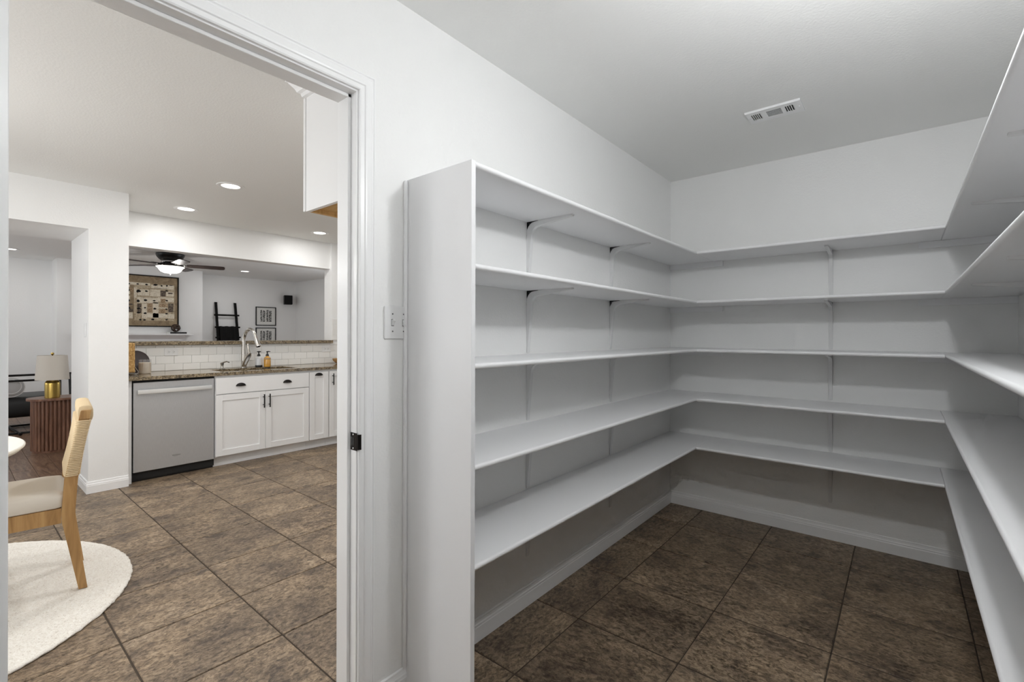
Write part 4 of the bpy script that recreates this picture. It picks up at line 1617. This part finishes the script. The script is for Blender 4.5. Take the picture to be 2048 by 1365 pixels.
# living room door on the right wall
dr = struct(bx('door_1', -7.83, -7.06, 1.505, 1.5395, 0.0, 2.04, 'trim'), 'white door in the living room beyond the bar end', 'door')
bm = bmesh.new()
box(bm, -7.90, -7.832, 1.518, 1.5395, 0, 2.11, 0.003)
box(bm, -7.058, -6.99, 1.518, 1.5395, 0, 2.11, 0.003)
box(bm, -7.90, -6.99, 1.517, 1.5395, 2.042, 2.112, 0.003)
mk('casing', bm, 'trim', dr)
for z0, z1 in ((0.2, 0.9), (1.05, 1.9)):
    for x0 in (-7.72, -7.40):
        bx('recessed_panel', x0, x0 + 0.25, 1.500, 1.506, z0, z1, 'trim', dr, bevel=0.002)
bm = bmesh.new()
lathe(bm, [(0.025, 0), (0.025, -0.006), (0.010, -0.02), (0.012, -0.035), (0.027, -0.045), (0.025, -0.062), (0.0, -0.066)], (-7.13, 1.505, 0.95), 20, 'y')
mk('knob', bm, 'nickel', dr, True)

# ceiling fan
FC = (-6.87, -1.43)
fn = tag(empty('ceiling_fan', (*FC, 2.14)), 'dark five-blade ceiling fan with lit bowl lamp', 'ceiling fan')
bm = bmesh.new()
lathe(bm, [(0.168, H - 0.0005), (0.176, H - 0.012), (0.172, H - 0.03), (0.160, H - 0.055), (0.135, H - 0.085), (0.105, H - 0.108), (0.098, H - 0.112), (0.098, H - 0.130), (0.085, H - 0.140)], (*FC, 0), 40)
hs = mk('motor_housing', bm, 'black_metal', fn, True)
bm = bmesh.new()
lathe(bm, [(0.1065, H - 0.106), (0.109, H - 0.112), (0.109, H - 0.124), (0.104, H - 0.130)], (*FC, 0), 36, caps=False)
mk('chrome_band', bm, 'chrome', hs, True)
bm = bmesh.new()
lathe(bm, [(0.086, 2.2995), (0.090, 2.262), (0.150, 2.258), (0.165, 2.250)], (*FC, 0), 36)
mk('light_fitter', bm, 'bronze', fn, True)
bm = bmesh.new()
lathe(bm, [(0.174, 2.2495), (0.168, 2.240), (0.150, 2.228), (0.138, 2.205), (0.118, 2.178), (0.080, 2.160), (0.030, 2.153)], (*FC, 0), 24)
mk('bowl', bm, 'bowl', fn, True)
bm = bmesh.new()
lathe(bm, [(0.006, 2.152), (0.022, 2.150), (0.018, 2.144), (0.008, 2.140), (0.008, 2.134), (0.0, 2.130)], (*FC, 0), 16)
mk('finial', bm, 'bronze', fn, True)
lo = lamp('bowl_light', 'POINT', (0, 0, 2.105 - 2.14), FAN_POWER, 0.05, WARM)
lo.parent = fn
for k in range(5):
    a = math.radians(72 + 72 * k)
    d_, s_ = Vector((math.cos(a), math.sin(a), 0)), Vector((-math.sin(a), math.cos(a), 0))
    c = Vector((*FC, 2.272))
    bm = bmesh.new()
    pitch = math.radians(13)
    sv = s_ * math.cos(pitch) - Vector((0, 0, 1)) * math.sin(pitch)
    nv = d_.cross(sv)
    out = [(0.20, -0.048), (0.24, -0.056), (0.62, -0.068), (0.665, -0.060), (0.68, -0.030), (0.68, 0.030), (0.665, 0.060), (0.62, 0.068), (0.24, 0.056), (0.20, 0.048)]
    va = [bm.verts.new(c + d_ * p + sv * q) for p, q in out]
    vb = [bm.verts.new(c + d_ * p + sv * q + nv * 0.009) for p, q in out]
    bm.faces.new(va)
    bm.faces.new(vb[::-1])
    for i in range(len(out)):
        j = (i + 1) % len(out)
        bm.faces.new((va[i], vb[i], vb[j], va[j]))
    bmesh.ops.recalc_face_normals(bm, faces=bm.faces[:])
    bl = mk('blade', bm, 'fan_wood', fn)
    bm = bmesh.new()
    tube(bm, [c + d_ * 0.085 + Vector((0, 0, 0.02)), c + d_ * 0.15 + Vector((0, 0, 0.006)), c + d_ * 0.26 + Vector((0, 0, 0.008))], [0.018, 0.012, 0.016], 8)
    mk('blade_iron', bm, 'chrome', bl, True)
